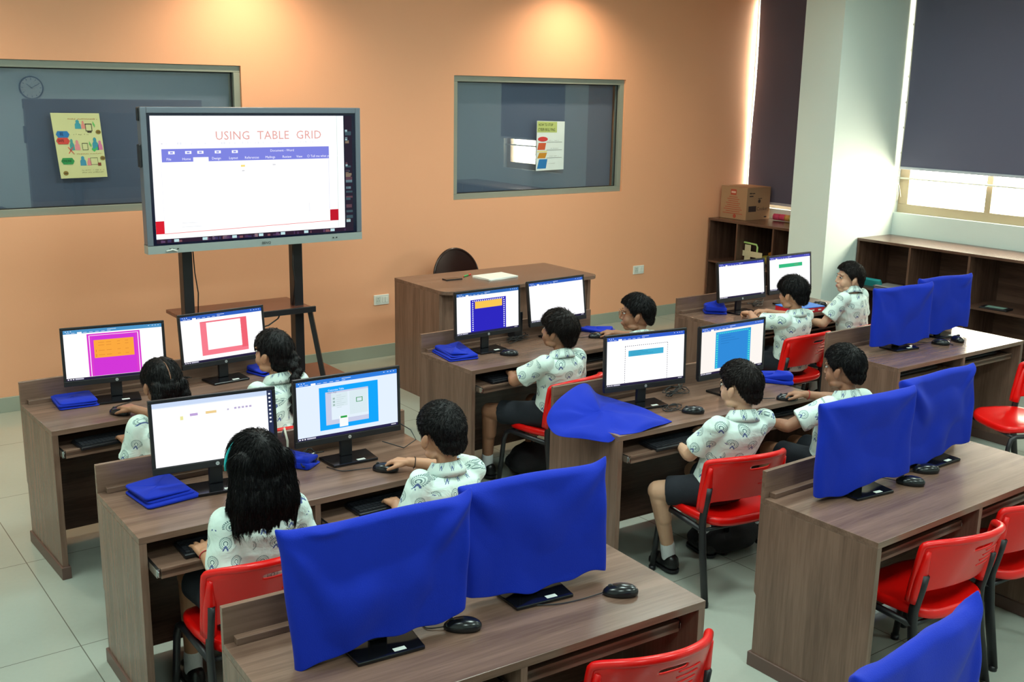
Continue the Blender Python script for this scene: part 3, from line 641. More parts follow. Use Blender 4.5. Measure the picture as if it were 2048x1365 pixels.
# covered monitors
COV = {'A3L': (.346, 2.431, -.10, 1.158), 'A3R': (.915, 2.444, -.12, 1.156), 'B3L': (2.604, 2.419, -.119, 1.155), 'B3R': (3.20, 2.478, .0, 1.155), 'C2L': (5.002, 3.881, -.113, 1.155), 'C2R': (5.583, 3.948, -.10, 1.155), 'A4R': (1.003, 1.126, .09, 1.156)}
CLAB = {'A3L': 'largest royal blue cloth cover, over the left monitor of the front-most desk', 'A3R': 'royal blue cloth cover on the right monitor of the front-most desk', 'B3L': 'royal blue cover on the left monitor beside the two empty red chairs',
        'B3R': 'deeply folded royal blue cover, right monitor of the desk with empty red chairs', 'C2L': 'small royal blue cover on the left monitor of the desk near the low shelf', 'C2R': 'small flat royal blue cover farthest to the right, in front of the low shelf', 'A4R': 'blue monitor cover with only its pointed top corner in view at the bottom edge'}
MLAB2 = {'A3L': 'black monitor base poking out under the largest blue cover', 'A3R': 'black monitor base under the right cover of the front-most desk', 'B3L': 'black monitor base under the left cover beside the empty red chairs',
         'B3R': 'black monitor base with a white sticker under the deeply folded blue cover', 'C2L': 'black monitor base under the small left cover near the low shelf', 'C2R': 'black monitor base under the small right cover near the low shelf', 'A4R': 'monitor hidden under the near blue cover at the bottom edge'}
m0 = None
def cover(k, x, y, rz, ztop, W=.54, drop=.02, seed=1, lift=(0, 0), skew=0, ear=(.015, .02), fold=.014, flare=.0):
    z0, z1 = DH+drop, ztop+.007; H = z1-z0; rn = random.Random(seed); ph = [rn.uniform(0, 6.3) for _ in range(8)]
    nx, nz, dp = 44, 34, .032; vs = []; rings = []
    for j in range(nz+1):
        t = j/nz; ring = []
        N = 2*nx
        for i in range(N):
            s = i/nx; side = 0 if s < 1 else 1; u = (s if side == 0 else 2-s)*2-1    # -1..1
            pr_ = math.sqrt(max(0, 1-abs(u)**20)); d = dp*(.88 if side == 0 else (.80+.45*max(0, 1-abs(u)**3)*(t < .85)))
            sag = .006*(math.cos(u*2.2+ph[0])+.6*math.sin(u*5+ph[1]))*(t**3) * (1-t*.2)
            bot = (lift[0]*(1-(u+1)/2)+lift[1]*(u+1)/2 + .010*math.sin(u*4+ph[2])+.005*math.sin(u*11+ph[3]))*(1-t)
            zz = z0+bot+(H-bot*0)*t - sag*(.6 if t > .8 else .3)
            e = max(0, abs(u)-.82)/.18; et = max(0, t-.85)/.15
            zz += e**2*et*(ear[0] if u < 0 else ear[1])
            wv = W/2*(1+flare*(t-.5)+.007*math.sin(t*5+ph[4]+(0 if u < 0 else 2)))+e*et*.01
            xx = u*wv + skew*(1-t) + .0015*math.sin(t*9+ph[5])
            # folds running diagonally from the top corners
            q = 0
            for c_, (cx, ct) in enumerate(((-1, 1), (1, 1))):
                ang = math.atan2(ct-t+.02, (u-cx)*(-1 if cx > 0 else 1)+.02); rr = math.hypot(u-cx, ct-t)
                q += fold*math.sin(ang*7+ph[c_])*math.exp(-rr*1.1)*min(1, rr*3)
            q += fold*.5*math.sin(t*7+u*3*math.sin(ph[6])+ph[7])*(1-abs(u)**4)
            nn = noise.noise(Vector((u*2.1+seed*7, t*2.4, side*5)))*fold*1.1
            yy = (-1 if side == 0 else 1)*max(.0015, pr_*max(.0245, d+q+nn)*math.sqrt(max(.05, 1-t**60)))
            ring.append(Vector((xx, yy+.015+.03*(zz-z0), zz)))
        rings.append(ring)
    mb = MB(); n = 2*nx
    mb.loft(rings, cap=False); top = [(nz*n+i, nz*n+i+1, nz*n+(n-1-i), nz*n+(n-i) % n) for i in range(nx)]
    base = len(mb.v)
    fs = []
    for i in range(1, nx): 
        a, b_, c_, d_ = nz*n+i, nz*n+(i+1) % n, nz*n+(n-i-1) % n, nz*n+(n-i) % n
        if len({a, b_, c_, d_}) == 4: fs.append((a, b_, c_, d_))
        elif len({a, b_, c_, d_}) == 3: fs.append(tuple(dict.fromkeys((a, b_, c_, d_))))
    fs.append((nz*n, nz*n+1, nz*n+n-1)); mb.f += fs; mb.m += [0]*len(fs)
    o = mb.obj('monitor_cover', BLUE, smooth=True, loc=(x, y, 0), fix=True); o.rotation_euler = (0, 0, rz)
    so = o.modifiers.new('thickness', 'SOLIDIFY'); so.thickness = .002; sb = o.modifiers.new('sub', 'SUBSURF'); sb.levels = 1; sb.render_levels = 1
    return tag(o, CLAB[k], 'monitor cover', 'blue cloth monitor covers')
cp = {'A3L': dict(W=.575, drop=.012, seed=3, lift=(-.004, .05), skew=.004, ear=(.014, .03), fold=.024, flare=.09), 'A3R': dict(W=.54, drop=.02, seed=5, lift=(.02, .012), skew=.01, ear=(.0, .025), fold=.012),
      'B3L': dict(seed=8, lift=(.0, .035), W=.54, fold=.010, ear=(.004, .008)), 'B3R': dict(seed=11, lift=(.0, .03), W=.54, fold=.022, ear=(.0, .01)),
      'C2L': dict(seed=14, lift=(.01, .02), W=.54, fold=.009, ear=(.006, .012)), 'C2R': dict(seed=17, lift=(.01, .03), W=.54, fold=.007, ear=(.01, .01)), 'A4R': dict(seed=21, fold=.012, ear=(.01, .035))}
for k, (x, y, rz, zt) in COV.items():
    cover(k, x, y, rz, zt, **cp[k])
    if m0 is None: m0 = empty('computer_monitor'); make_monitor_body(m0, .03)
    inst(m0, USED, (x, y, DH+.0008), rz, MLAB2[k], 'monitor', 'monitors under blue covers')
# ------------------------------------------------------------------ mice, keyboards
def make_mouse():
    o = empty('computer_mouse'); n = 20; rings = []
    for zf, sc_ in ((0, .96), (.25, 1.0), (.5, .97), (.72, .86), (.88, .68), (.97, .42), (1.0, .12)):
        ring = []
        for i in range(n):
            a = 2*PI*i/n; cx, cy = math.cos(a), math.sin(a); y = cy*.059*sc_; x = cx*.033*sc_*(1-.08*cy)
            ring.append(Vector((x, y-.004*zf, zf*(.036-.10*max(0, y)*.9-.03*max(0, -y)))))
        rings.append(ring)
    MB().loft(rings).obj('shell', MATS['black_mouse_shell'] if 'black_mouse_shell' in MATS else mat('black_mouse_shell', '111216', .22), o, smooth=True)
    MB().prism(circ(.009, 14), -.0035, .0035, Matrix.Translation((0, .032, .0265)) @ Matrix.Rotation(PI/2, 4, 'Y')).obj('scroll_wheel', mat('dark_rubber', '2a2a2e', .6), o)
    return o
mouse0 = make_mouse()
MICE = {'A1': (.40, 5.15, .6, 'black mouse under the hand of the girl with parted hair', [(.40, 5.205), (.42, 5.28), (.52, 5.34), (.50, 5.42)]),
        'A2': (1.09, 3.73, .7, 'black mouse under the hand of the boy at the blue-page monitor', [(1.05, 3.775), (.99, 3.80), (.93, 3.82), (.90, 3.9)]),
        'B1': (2.74, 5.10, .85, 'black mouse left of the shaggy-haired boy, below the navy-page monitor', [(2.70, 5.135), (2.68, 5.20), (2.76, 5.24), (2.86, 5.36)]),
        'B1b': (3.52, 5.18, 1.2, 'black mouse under the hand of the boy with glasses', [(3.465, 5.2), (3.42, 5.23), (3.4, 5.3)]),
        'B2': (2.82, 3.61, .85, 'black mouse beside the stand of the dashed-page monitor', [(2.78, 3.645), (2.78, 3.72), (2.74, 3.78), (2.84, 3.86)]),
        'B2b': (3.42, 3.50, .9, 'black mouse under the hand with the red wrist thread', [(3.37, 3.54), (3.32, 3.58), (3.25, 3.6), (3.2, 3.68)]),
        'A3a': (.60, 2.40, .95, 'black mouse between the two covers on the front-most desk', [(.553, 2.43), (.51, 2.46), (.52, 2.52)]),
        'A3b': (1.15, 2.30, .95, 'black mouse at the right of the front-most desk', [(1.105, 2.33), (1.02, 2.34), (.93, 2.36), (.82, 2.42)]),
        'B3a': (2.85, 2.37, .6, 'black mouse by the left cover on the desk with empty red chairs', [(2.82, 2.42), (2.8, 2.5)]),
        'B3b': (3.04, 2.42, .95, 'black mouse by the deeply folded cover on the desk with empty red chairs', [(2.995, 2.45), (2.94, 2.47), (3.0, 2.53)]),
        'C2a': (5.34, 3.81, .5, 'left of two mice lying together near the low shelf', [(5.315, 3.86), (5.28, 3.9), (5.26, 3.94)]),
        'C2b': (5.52, 3.80, -.4, 'right of two mice lying together near the low shelf', [(5.54, 3.85), (5.5, 3.88), (5.42, 3.8), (5.38, 3.74)]),
        'C1': (5.72, 5.09, .9, 'black mouse near the right end of the desk beside the pillar', [(5.68, 5.11), (5.64, 5.14), (5.62, 5.22)])}
MO = {k: inst(mouse0, USED, (v[0], v[1], DH+.001), v[2], v[3], 'mouse', 'black computer mice') for k, v in MICE.items()}
for k, (x, y, rz, lab, cord) in MICE.items():
    o = MO[k]
    pts = [Vector((a, b, DH+.008 if i == 0 else DH+.004)) for i, (a, b) in enumerate(cord)]
    sm = []
    P = [pts[0]]+pts+[pts[-1]]
    for i in range(1, len(P)-2):
        for t in np.linspace(0, 1, 7)[:-1]:
            a, b, c, d = P[i-1], P[i], P[i+1], P[i+2]; sm.append(.5*((2*b)+(c-a)*t+(2*a-5*b+4*c-d)*t*t+(3*b-a-3*c+d)*t**3))
    sm.append(pts[-1]); co = MB().tube(sm, .0021, 6).obj('cord', CABLE, smooth=True)
    co.parent = o; co.matrix_parent_inverse = (Matrix.Translation((x, y, DH+.001)) @ Matrix.Rotation(rz, 4, 'Z')).inverted()
def make_keyboard():
    o = empty('keyboard'); MB().prism([(-.222, -.07), (.222, -.07), (.222, .07), (-.222, .07)], 0, .016).obj('case', BLACK, o, bevel=.004)
    mb = MB().mat(KEYM)
    for r in range(6):
        y = -.056+r*.0205+(.004 if r == 5 else 0); x = -.212; i = 0
        while x < .205:
            w_ = .0165
            if r == 0 and abs(x+.10) < .01: w_ = .1
            if (.068 < x+.0 < .072) or (.138 < x < .142): x += .006; continue
            if x+w_ > .212: break
            mb.box(x, y, .016, x+w_, y+.0165, .0215); x += w_+.0025; i += 1
    mb.obj('keys', parent=o); return o
kb0 = make_keyboard()
KBS = [('A1', .33, .05, .05, 0, 'black keyboard on the tray of the girl with parted hair'), ('A2', .37, .09, -.03, 0, 'black keyboard under the hand of the long-haired girl'), ('A2', 1.08, .06, 0, 1, 'black keyboard on the tray of the boy at the blue-page monitor'),
       ('B1', .36, .09, .0, 0, 'black keyboard on the tray of the shaggy-haired boy'), ('B1', 1.07, .13, .0, 1, 'black keyboard on the tray of the boy with glasses'), ('B2', .42, .05, -.02, 0, 'black keyboard on the pulled-out tray below the spread blue cloth'),
       ('B2', 1.07, .13, 0, 1, 'black keyboard on the tray of the boy with the red wrist thread'), ('B3', .35, .14, 0, 0, 'black keyboard tucked in above the nearer empty red chair'), ('B3', 1.06, .14, 0, 1, 'black keyboard tucked in the right tray by the empty red chairs'),
       ('C2', .35, .14, 0, 0, 'black keyboard in the left tray near the low shelf'), ('C2', 1.06, .14, 0, 1, 'black keyboard in the right tray near the low shelf'), ('C1', .35, .13, 0, 0, 'black keyboard in the left tray beside the pillar'), ('C1', 1.06, .13, 0, 1, 'black keyboard in the right tray beside the pillar'),
       ('A3', .35, .14, 0, 0, 'black keyboard in the left tray of the front-most desk'), ('A3', 1.06, .14, 0, 1, 'black keyboard in the right tray of the front-most desk'), ('A1', 1.06, .14, 0, 1, 'black keyboard on the tray of the girl with the braid')]
for k, a, b, r, s, lab in KBS:
    x, y, _ = D2W(k, a, b+TR[k][s]*.0); inst(kb0, USED, (x, y+TR[k][s]*.8, .6515), DESKS[k][2]+r, lab, 'keyboard', 'black keyboards on the pull-out trays')
# ------------------------------------------------------------------ red chairs
def make_chair():
    o = empty('school_chair')
    # seat pan
    rings = []
    def se(a, b, p, n=40):
        r = []
        for i in range(n):
            t = 2*PI*i/n; c, s = math.cos(t), math.sin(t)
            r.append((a*math.copysign(abs(c)**(2/p), c), b*math.copysign(abs(s)**(2/p), s)))
        return r
    def ring(k, z, dish=0):
        out = []
        for x, y in se(.205*k, .195*k, 4.2):
            out.append(Vector((x*(1-.10*(y < 0)*abs(y)/.195), y, z+dish + (-.018*max(0, (y-.10)/.1)**2) + .010*(x/.2)**2)))
        return out
    rings = [ring(.6, .365), ring(.93, .362), ring(.985, .366), ring(1.0, .378), ring(.995, .392), ring(.965, .402), ring(.9, .400), ring(.6, .392), ring(.25, .388)]
    MB().loft(rings).obj('seat', RED, o, smooth=True, fix=True)
    # backrest: curved shell with slot, rim and lobes over the tubes
    def S(u, v, off=0):     # u -1..1, v 0..1
        ht = .71; zb = .485+.0*u*u-.045*max(0, (abs(u)-.8)/.2)
        half = .208+.004*v
        tc = max(0, v-.80)/.20; uc = u*(1-.10*tc**2.2)
        z = zb+(ht-zb)*v - .030*(tc**2)*abs(u)**4 + .004*math.cos(u*PI)
        y = -.185-.085*v - .012*v*v + (.085*u*u + .035*u**6)*(.55+.45*v) + off
        return Vector((half*uc, y, z))
    U = [-1, -.96, -.9, -.82, -.7, -.55, -.4, -.27, -.235, -.1, .1, .235, .27, .4, .55, .7, .82, .9, .96, 1]; V = [0, .04, .1, .2, .35, .5, .62, .70, .735, .775, .81, .87, .93, .97, 1]
    mb = MB(); nu = len(U); vs = [S(u, v) for v in V for u in U]; fs = []
    for j in range(len(V)-1):
        for i in range(nu-1):
            um = (U[i]+U[i+1])/2; vm = (V[j]+V[j+1])/2
            if abs(um) < .25 and .735 < vm < .81: continue
            fs.append((j*nu+i, j*nu+i+1, (j+1)*nu+i+1, (j+1)*nu+i))
    bme = baked(mb.add(vs, fs), [('SOLIDIFY', dict(thickness=.007, offset=0)), ('SUBSURF', dict(levels=1))])
    mb = MB(); mb.add([v.co.copy() for v in bme.vertices], [tuple(p.vertices) for p in bme.polygons])
    path = [S(-.985, t, .006) for t in np.linspace(0, .86, 8)]
    for k in range(1, 6):
        a = k/6*PI/2; path.append(S(-.985+.14*(1-math.cos(a)), .86+.14*math.sin(a), .006))
    path += [S(u, 1, .006) for u in np.linspace(-.83, .83, 22)]
    path += [Vector((-p.x, p.y, p.z)) for p in reversed(path[:13])]
    mb.tube(path, [.015]*3+[.014]*(len(path)-6)+[.015]*3, 12)
    for s in (-1, 1): mb.tube([S(s*.93, t, .0) for t in np.linspace(-.06, .8, 8)], [.024, .025, .025, .024, .022, .018, .014, .01], 14)
    for z in (.56, .585, .61, .635):
        mb.tube([S(u, (z-.485)/.225, -.0045) for u in np.linspace(.12, .55, 9)], .0025, 6)
    mb.obj('backrest', RED, o, smooth=True, fix=True)
    for s in (-1, 1):
        x = .196*s
        MB().tube([(x*1.0, -.165, .56), (x, -.155, .50), (x, -.135, .405), (x, -.135, .36), (x*1.01, -.15, .25), (x*1.05, -.20, .012)], .021, 14, flat=.62).obj('rear_leg', METB, o, smooth=True)
        MB().tube([(x, -.14, .345), (x, .05, .35), (x, .15, .352), (x*1.0, .18, .335), (x*1.02, .195, .29), (x*1.06, .225, .012)], .0135, 12).obj('front_leg', METB, o, smooth=True)
        for y, m_ in ((-.20, 1.05), (.225, 1.06)): MB().tube([(x*m_, y, 0), (x*m_, y, .022)], .017, 12).obj('foot_cap', BLACK, o, smooth=True)
    for y, z in ((-.137, .345), (.16, .347)): MB().tube([(-.19, y, z), (.19, y, z)], .009, 10).obj('crossbar', METB, o, smooth=True)
    return o
chair0 = make_chair()
CHAIRS = [(.53, 4.70, 0, 'red plastic chair of the girl with parted hair'), (1.13, 4.79, 0, 'red plastic chair of the girl with the braid'), (.355, 3.46, 0, 'red plastic chair of the long-haired girl'),
          (1.16, 3.38, 0, 'red plastic chair of the boy at the blue-page monitor'), (2.80, 4.72, .18, 'red plastic chair of the shaggy-haired boy'), (3.50, 4.77, 0, 'red plastic chair of the boy with glasses'),
          (2.68, 3.255, -.18, 'red plastic chair of the boy with one bare knee out'), (3.43, 3.21, 0, 'red plastic chair of the boy with the red wrist thread'), (4.95, 4.75, .0, 'red plastic chair of the boy reaching over with both hands'),
          (5.64, 4.74, .1, 'red plastic chair of the boy looking left beside the low shelf'), (1.085, 2.215, -.12, 'empty red chair at the bottom edge, by the front-most desk'),
          (2.675, 2.18, -.06, 'nearer of two empty red chairs at the right desk'), (3.25, 2.20, -.05, 'farther of two empty red chairs at the right desk'), (5.27, 3.20, 1.15, 'empty red chair turned sideways at the right edge, seat toward the left')]
for x, y, rz, lab in CHAIRS:
    c_ = inst(chair0, USED, (x, y, 0), rz, lab, 'chair', 'red plastic school chairs'); c_.scale = (1.07, 1.04, 1.035)
# ------------------------------------------------------------------ tall teacher desk
td = empty('teacher_desk', (3.14, 6.47, 0), 0, 'tall walnut teacher desk with rounded front corner before the orange wall', 'desk')
TH = .885
def rrect(x0, y0, x1, y1, r, n=6):
    p = []
    for cx, cy, a in ((x1-r[1], y0+r[1], -PI/2), (x1-r[2], y1-r[2], 0), (x0+r[3], y1-r[3], PI/2), (x0+r[0], y0+r[0], PI)):
        rr = r[len(p)//(n+1)] if 0 else None
    k = [(x0, y0, r[0], PI), (x1, y0, r[1], -PI/2), (x1, y1, r[2], 0), (x0, y1, r[3], PI/2)]
    for x, y, rad, a in k:
        cx = x+rad if x == x0 else x-rad; cy = y+rad if y == y0 else y-rad
        for i in range(n+1):
            t = a+PI/2*i/n; p.append((cx+rad*math.cos(t), cy+rad*math.sin(t)))
    return p
MB().prism(rrect(0, -.02, 1.50, .72, (.09, .09, .02, .005)), TH-.028, TH).obj('desk_top', WX, td, bevel=.002, fix=True)
MB().box(0, .06, .0, .03, .715, TH-.028).obj('side_panel', WZ, td, bevel=.001)
MB().box(1.44, .06, .0, 1.47, .715, TH-.028).obj('side_panel', WZ, td, bevel=.001)
MB().box(.03, .075, .0, 1.44, .095, TH-.028).obj('front_panel', WZ, td)
MB().box(.03, .45, .30, .45, .70, TH-.03).obj('drawer_box', WX, td)
ph = MB().prism(rrect(-.075, -.037, .075, .037, (.01,)*4), 0, .009); o = empty('mobile_phone', (3.49, 6.89, TH), -.02, 'dark phone lying on the left of the tall teacher desk', 'phone')
ph.obj('body', mat('phone_shell', '231c1e', .3), o, bevel=.002); MB().prism(rrect(-.071, -.033, .071, .033, (.008,)*4), .0091, .0096).obj('screen', BLACKG, o)
bk = empty('paper_stack', (3.84, 6.80, TH), .1, 'stack of white papers on the tall teacher desk', 'papers')
for i in range(5):
    rn = random.Random(i); T = Matrix.Rotation(rn.uniform(-.06, .06), 4, 'Z'); MB().box(-.15, -.105, i*.003, .15, .105, i*.003+.0028, T).obj('sheet', PAPER, bk)
o = empty('marker_pen', (3.67, 6.96, TH+.006), .5, 'green and red marker pen beside the white papers', 'pen')
MB().tube([(-.045, 0, 0), (.03, 0, 0)], .006, 10).obj('barrel', mat('green_plastic', '3fae5a', .4), o, smooth=True)
MB().tube([(.03, 0, 0), (.07, 0, 0)], .0065, 10).obj('pen_cap', mat('red_cap_plastic', 'd02c28', .4), o, smooth=True); MB().tube([(-.06, 0, 0), (-.045, 0, 0)], [.002, .005], 10).obj('tip', mat('red_cap_plastic', 'd02c28', .4), o, smooth=True)
# dark round-backed chair behind it
ch = empty('round_back_chair', (4.14, 7.62, 0), PI, 'dark brown chair with rounded plastic back behind the teacher desk', 'chair')
BR = mat('dark_brown_plastic', '2c1714', .2)
rings = []
for s in (0, 1):
    pass
mb = MB(); vs = []; fs = []; N = 24; M = 8
for s in (0, 1):
    for j in range(M+1):
        for i in range(N+1):
            a = PI*i/N; r = j/M; x = .235*math.cos(a)*r; z = .70+.255*math.sin(a)*r if True else 0
            vs.append((x, -.21-.10*(z-.5)+.25*x*x*2 + s*.012, z))
k = (N+1)*(M+1)
for s in (0, 1):
    for j in range(M):
        for i in range(N):
            q = (s*k+j*(N+1)+i, s*k+j*(N+1)+i+1, s*k+(j+1)*(N+1)+i+1, s*k+(j+1)*(N+1)+i); fs.append(q)
mb.add(vs, fs); mb.tube([Vector(vs[M*(N+1)+i])+Vector((0, .006, 0)) for i in range(N+1)], .012, 8)
mb.obj('backrest', BR, ch, smooth=True)
MB().prism(rrect(-.22, -.2, .22, .22, (.06,)*4), .43, .46).obj('seat', BR, ch, bevel=.008)
for sx_ in (-1, 1):
    MB().tube([(.2*sx_, .19, .43), (.21*sx_, .22, 0)], .013, 10).obj('leg', METB, ch, smooth=True)
    MB().tube([(.19*sx_, -.25, .74), (.2*sx_, -.2, .43), (.21*sx_, -.24, 0)], .013, 10).obj('leg', METB, ch, smooth=True)
# ------------------------------------------------------------------ open shelves along the right wall
def shelf_unit(name, label, y0, y1, xf, divs, ztop=1.025, zmid=.565):
    o = empty(name, (xf, y0, 0), 0, label, 'shelf'); dpt = XR-.02-xf; L = y1-y0; t = .022
    MB().box(-.008, 0, ztop-.025, dpt, L, ztop).obj('top_board', DY, o, bevel=.002)
    for y in [0, L-t]: MB().box(0, y, 0, dpt, y+t, ztop-.025).obj('side_panel', DZ, o, bevel=.001)
    for d in divs: MB().box(0, d-y0-t/2, .08, dpt-.02, d-y0+t/2, ztop-.025).obj('divider', DZ, o, bevel=.001)
    MB().box(.002, t, zmid-.022, dpt-.02, L-t, zmid).obj('shelf_board', DY, o, bevel=.001)
    MB().box(.0, t, .06, dpt-.02, L-t, .082).obj('bottom_board', DY, o, bevel=.001)
    MB().box(.02, t, 0, .04, L-t, .06).obj('kickboard', DY, o)
    MB().box(dpt-.018, t, .08, dpt-.004, L-t, ztop-.025).obj('back_panel', DY, o)
    return o
shelf_unit('open_shelf', 'low open walnut shelf right of the white pillar, under the lit window', 2.9, 6.19, 7.66, [5.62, 5.03, 4.42, 3.8, 3.3])
shelf_unit('open_shelf', 'low open walnut shelf in the corner left of the white pillar', 6.64, 8.07, 7.60, [7.66, 7.17])
# carton
bx = empty('cardboard_box', (7.94, 7.86, 1.025), -.08, 'brown printed cardboard box on top of the corner shelf', 'box')
CARD = mat('brown_cardboard', 'a98464', .8, vary=.06); RP = mat('red_print', 'b04a34', .8); DP = mat('dark_print', '3c2c2c', .8)
MB().box(-.20, -.17, 0, .24, .17, .335).obj('carton', CARD, bx, bevel=.003)
pr = MB().mat(CARD); pr.box(-.2, -.17, .335, .24, -.002, .338).box(-.2, .002, .335, .24, .17, .338); pr.obj('flap', parent=bx)
bx.location = (7.735, 7.67, 1.025); bx.rotation_euler = (0, 0, 0)
for c in list(bx.children): bpy.data.objects.remove(c)
MB().box(0, 0, 0, .375, .37, .345).obj('carton', CARD, bx, bevel=.004)
for y0 in (0, .186): MB().box(0, y0, .3455, .375, y0+.184, .348).obj('flap', CARD, bx)
pr = MB().mat(RP); TL = Matrix(((0, 0, -1, -.0008), (-1, 0, 0, 0), (0, 1, 0, 0), (0, 0, 0, 1)))   # left face, x -> -y
pr.box(-.23, .26, 0, -.15, .32, .0005, TL)
for i, (u, wd) in enumerate(((.19, .12), (.19, .17), (.19, .14), (.19, .2), (.19, .17), (.19, .22), (.19, .26), (.19, .2), (.19, .28))): pr.box(-u-wd/2, .235-i*.022, 0, -u+wd/2, .241-i*.022, .0005, TL)
pr.prism(circ(.022, 18, -.16, .035), 0, .0005, TL); pr.mat(mat('pale_print', 'd8b0a0', .8)).box(-.22, .28, .0005, -.16, .30, .0009, TL)
TF = Matrix(((1, 0, 0, 0), (0, 0, -1, -.0008), (0, 1, 0, 0), (0, 0, 0, 1))); pr.mat(DP)
pr.box(.035, .09, 0, .155, .15, .0005, TF); text_mb(pr, 'Cooker', .055, TF @ Matrix.Translation((.165, .1, .0005))); pr.box(.04, .28, 0, .075, .293, .0005, TF).box(.08, .28, 0, .125, .29, .0005, TF).box(.04, .25, 0, .10, .262, .0005, TF)
pr.prism(circ(.02, 16, .2, .2), 0, .0005, TF); pr.box(.18, .225, 0, .24, .232, .0005, TF); pr.box(.29, .02, 0, .33, .035, .0005, TF)
pr.obj('print', parent=bx)
# rainbow toy roll
rb = empty('rainbow_cushion', (8.05, 7.33, 1.03), 0, 'rolled rainbow-striped item lying beside the cardboard box', 'toy')
cols = ['d8486c', 'd8486c', 'd8a05a', 'c8c06a', '6a70b4', '5a5aa0']
for i, c in enumerate(cols): MB().tube([(.02*math.sin(i), .22-i*.075, .035), (.02*math.sin(i+1), .145-i*.075, .035)], .034, 12).obj('stripe', mat('cloth_'+c, c, .8), rb, smooth=True)
# items in shelves
gf = empty('toy_stand', (7.72, 7.58, .565), 0, 'light green frame with crossed paper strips in the corner shelf', 'toy')
LG = mat('light_green_plastic', 'b4d884', .5); KP = mat('kraft_paper_strip', 'cdc2a0', .8)
pth = [(0, .10, .0), (0, .105, .20), (0, .09, .235), (0, -.10, .225), (0, -.115, .20), (0, -.11, .0)]
MB().tube(pth, .010, 8).obj('frame', LG, gf, smooth=True)
MB().box(-.016, -.035, .01, -.011, .045, .215).obj('paper_strip', KP, gf); MB().box(-.02, -.2, .09, -.0165, .125, .15).obj('paper_strip', KP, gf)
yb = empty('toy_bowl', (7.86, 7.36, .565), 0, 'yellow and orange plastic toy pieces behind the green frame', 'toy')
MB().loft([[Vector((r*math.cos(a), r*math.sin(a), z)) for a in np.linspace(0, 2*PI, 17)[:-1]] for r, z in ((.05, .0), (.09, .04), (.12, .10), (.115, .10), (.06, .02))]).obj('bowl', mat('yellow_plastic', 'b8a840', .5), yb, smooth=True)
MB().tube([(.02, -.06, .12), (.0, 0, .135), (.01, .06, .12)], .022, 10).obj('ring', mat('orange_plastic', 'd88a30', .5), yb, smooth=True)
tl = empty('teal_folder', (7.86, 6.06, .593), 0, 'teal plastic folder leaning in the shelf behind the boy looking left', 'folder')
MB().box(-.10, -.11, 0, -.07, .10, .10, Matrix.Rotation(-.5, 4, 'Y')).obj('cover', mat('teal_plastic', '2c9a9c', .45), tl, bevel=.008)
for i, (c, dx, dy) in enumerate((('8a8490', 0, 0), ('8a5a58', .01, .02), ('b0a8a4', -.01, -.01))):
    MB().box(-.10+dx, -.15+dy, 0, .10+dx, .13+dy, .009).obj('book', mat('book_'+c, c, .5), None, bevel=.001, loc=(7.82, 5.87, .566+i*.0095)); ob = bpy.context.scene.objects[-1] if 0 else C.objects[-1]
    tag(ob, ['grey book lying at the bottom of the small pile in the right shelf', 'reddish book in the middle of the small pile in the right shelf', 'pale book on top of the small pile in the right shelf'][i], 'book', 'books in the right shelf')
dv = empty('tablet_device', (7.74, 4.78, .566), .1, 'dark device with a pale screen lying in the right shelf', 'device')
MB().box(-.07, -.12, 0, .07, .12, .014).obj('body', BLACK, dv, bevel=.004); MB().box(-.045, -.08, .0141, .045, .08, .0146).obj('screen', mat('pale_green_screen', '8fb0a4', .2), dv)
# red and blue box on desk by the pillar
rbx = empty('game_box', (5.44, 5.055, DH+.001), -.12, 'flat red and blue box lying on the desk beside the pillar', 'box')
MB().box(-.155, -.10, 0, .155, .10, .034).obj('base', mat('red_card_box', 'cc1c2c', .4), rbx, bevel=.002); MB().box(-.157, -.102, .0345, .157, .102, .041).obj('lid', mat('blue_card_box', '2f74d0', .4), rbx, bevel=.002)
mb = MB().mat(WHITE); mb.box(-.06, -.1012, .012, .05, -.1006, .022).box(.09, -.1012, .012, .12, -.1006, .022); mb.obj('print', parent=rbx)
# ------------------------------------------------------------------ loose blue cloths
def folded(name, loc, rz, w, d, layers, h, seed, label, taper=0, crumple=.006):
    mb = MB(); rn = random.Random(seed); z = 0
    for l in range(layers):
        ww = w*(1-.05*l)*(1+rn.uniform(-.03, .03)); dd = d*(1-.06*l); th = h/layers; n = 26; dx, dy = rn.uniform(-.01, .01), rn.uniform(-.008, .008); m_ = 7
        rings = []
        for j in range(m_):
            s = j/(m_-1); k = math.sin(PI*min(max(s, .03), .97))**.35; ring = []
            for (px, py) in rrect(-ww/2, -dd/2, ww/2, dd/2, (.018,)*4, 6):
                q = noise.noise(Vector((px*9+seed, py*9, l*3.1)))
                ring.append(Vector((px*(.93+.07*k)*(1-taper*(py/dd+.5)*.5)+dx, py*(.93+.07*k)+dy, z+th*s*(1+.5*q)+crumple*q*2*s)))
            rings.append(ring)
        # top fill rings
        c = Vector((dx, dy, 0)); top = rings[-1]
        for f in (.75, .5, .25, .05):
            rings.append([Vector((c.x+(p.x-c.x)*f, c.y+(p.y-c.y)*f, p.z+crumple*1.4*noise.noise(Vector((p.x*f*18, p.y*f*18, seed+l))) + .003*(1-f))) for p in top])
        mb.loft(rings); z += th*.93
    o = mb.obj(name, BLUE, smooth=True, loc=loc, fix=True); o.rotation_euler = (0, 0, rz)
    sb = o.modifiers.new('sub', 'SUBSURF'); sb.levels = 1; sb.render_levels = 1
    return tag(o, label, 'cloth', 'loose blue cloths on the desks')
folded('blue_cloth', (.265, 5.47, DH), -.05, .20, .24, 3, .035, 1, 'folded blue cloth left of the magenta-page monitor')
folded('blue_cloth', (.205, 3.975, DH), .1, .21, .23, 3, .045, 2, 'folded blue cloth left of the bright white monitor')
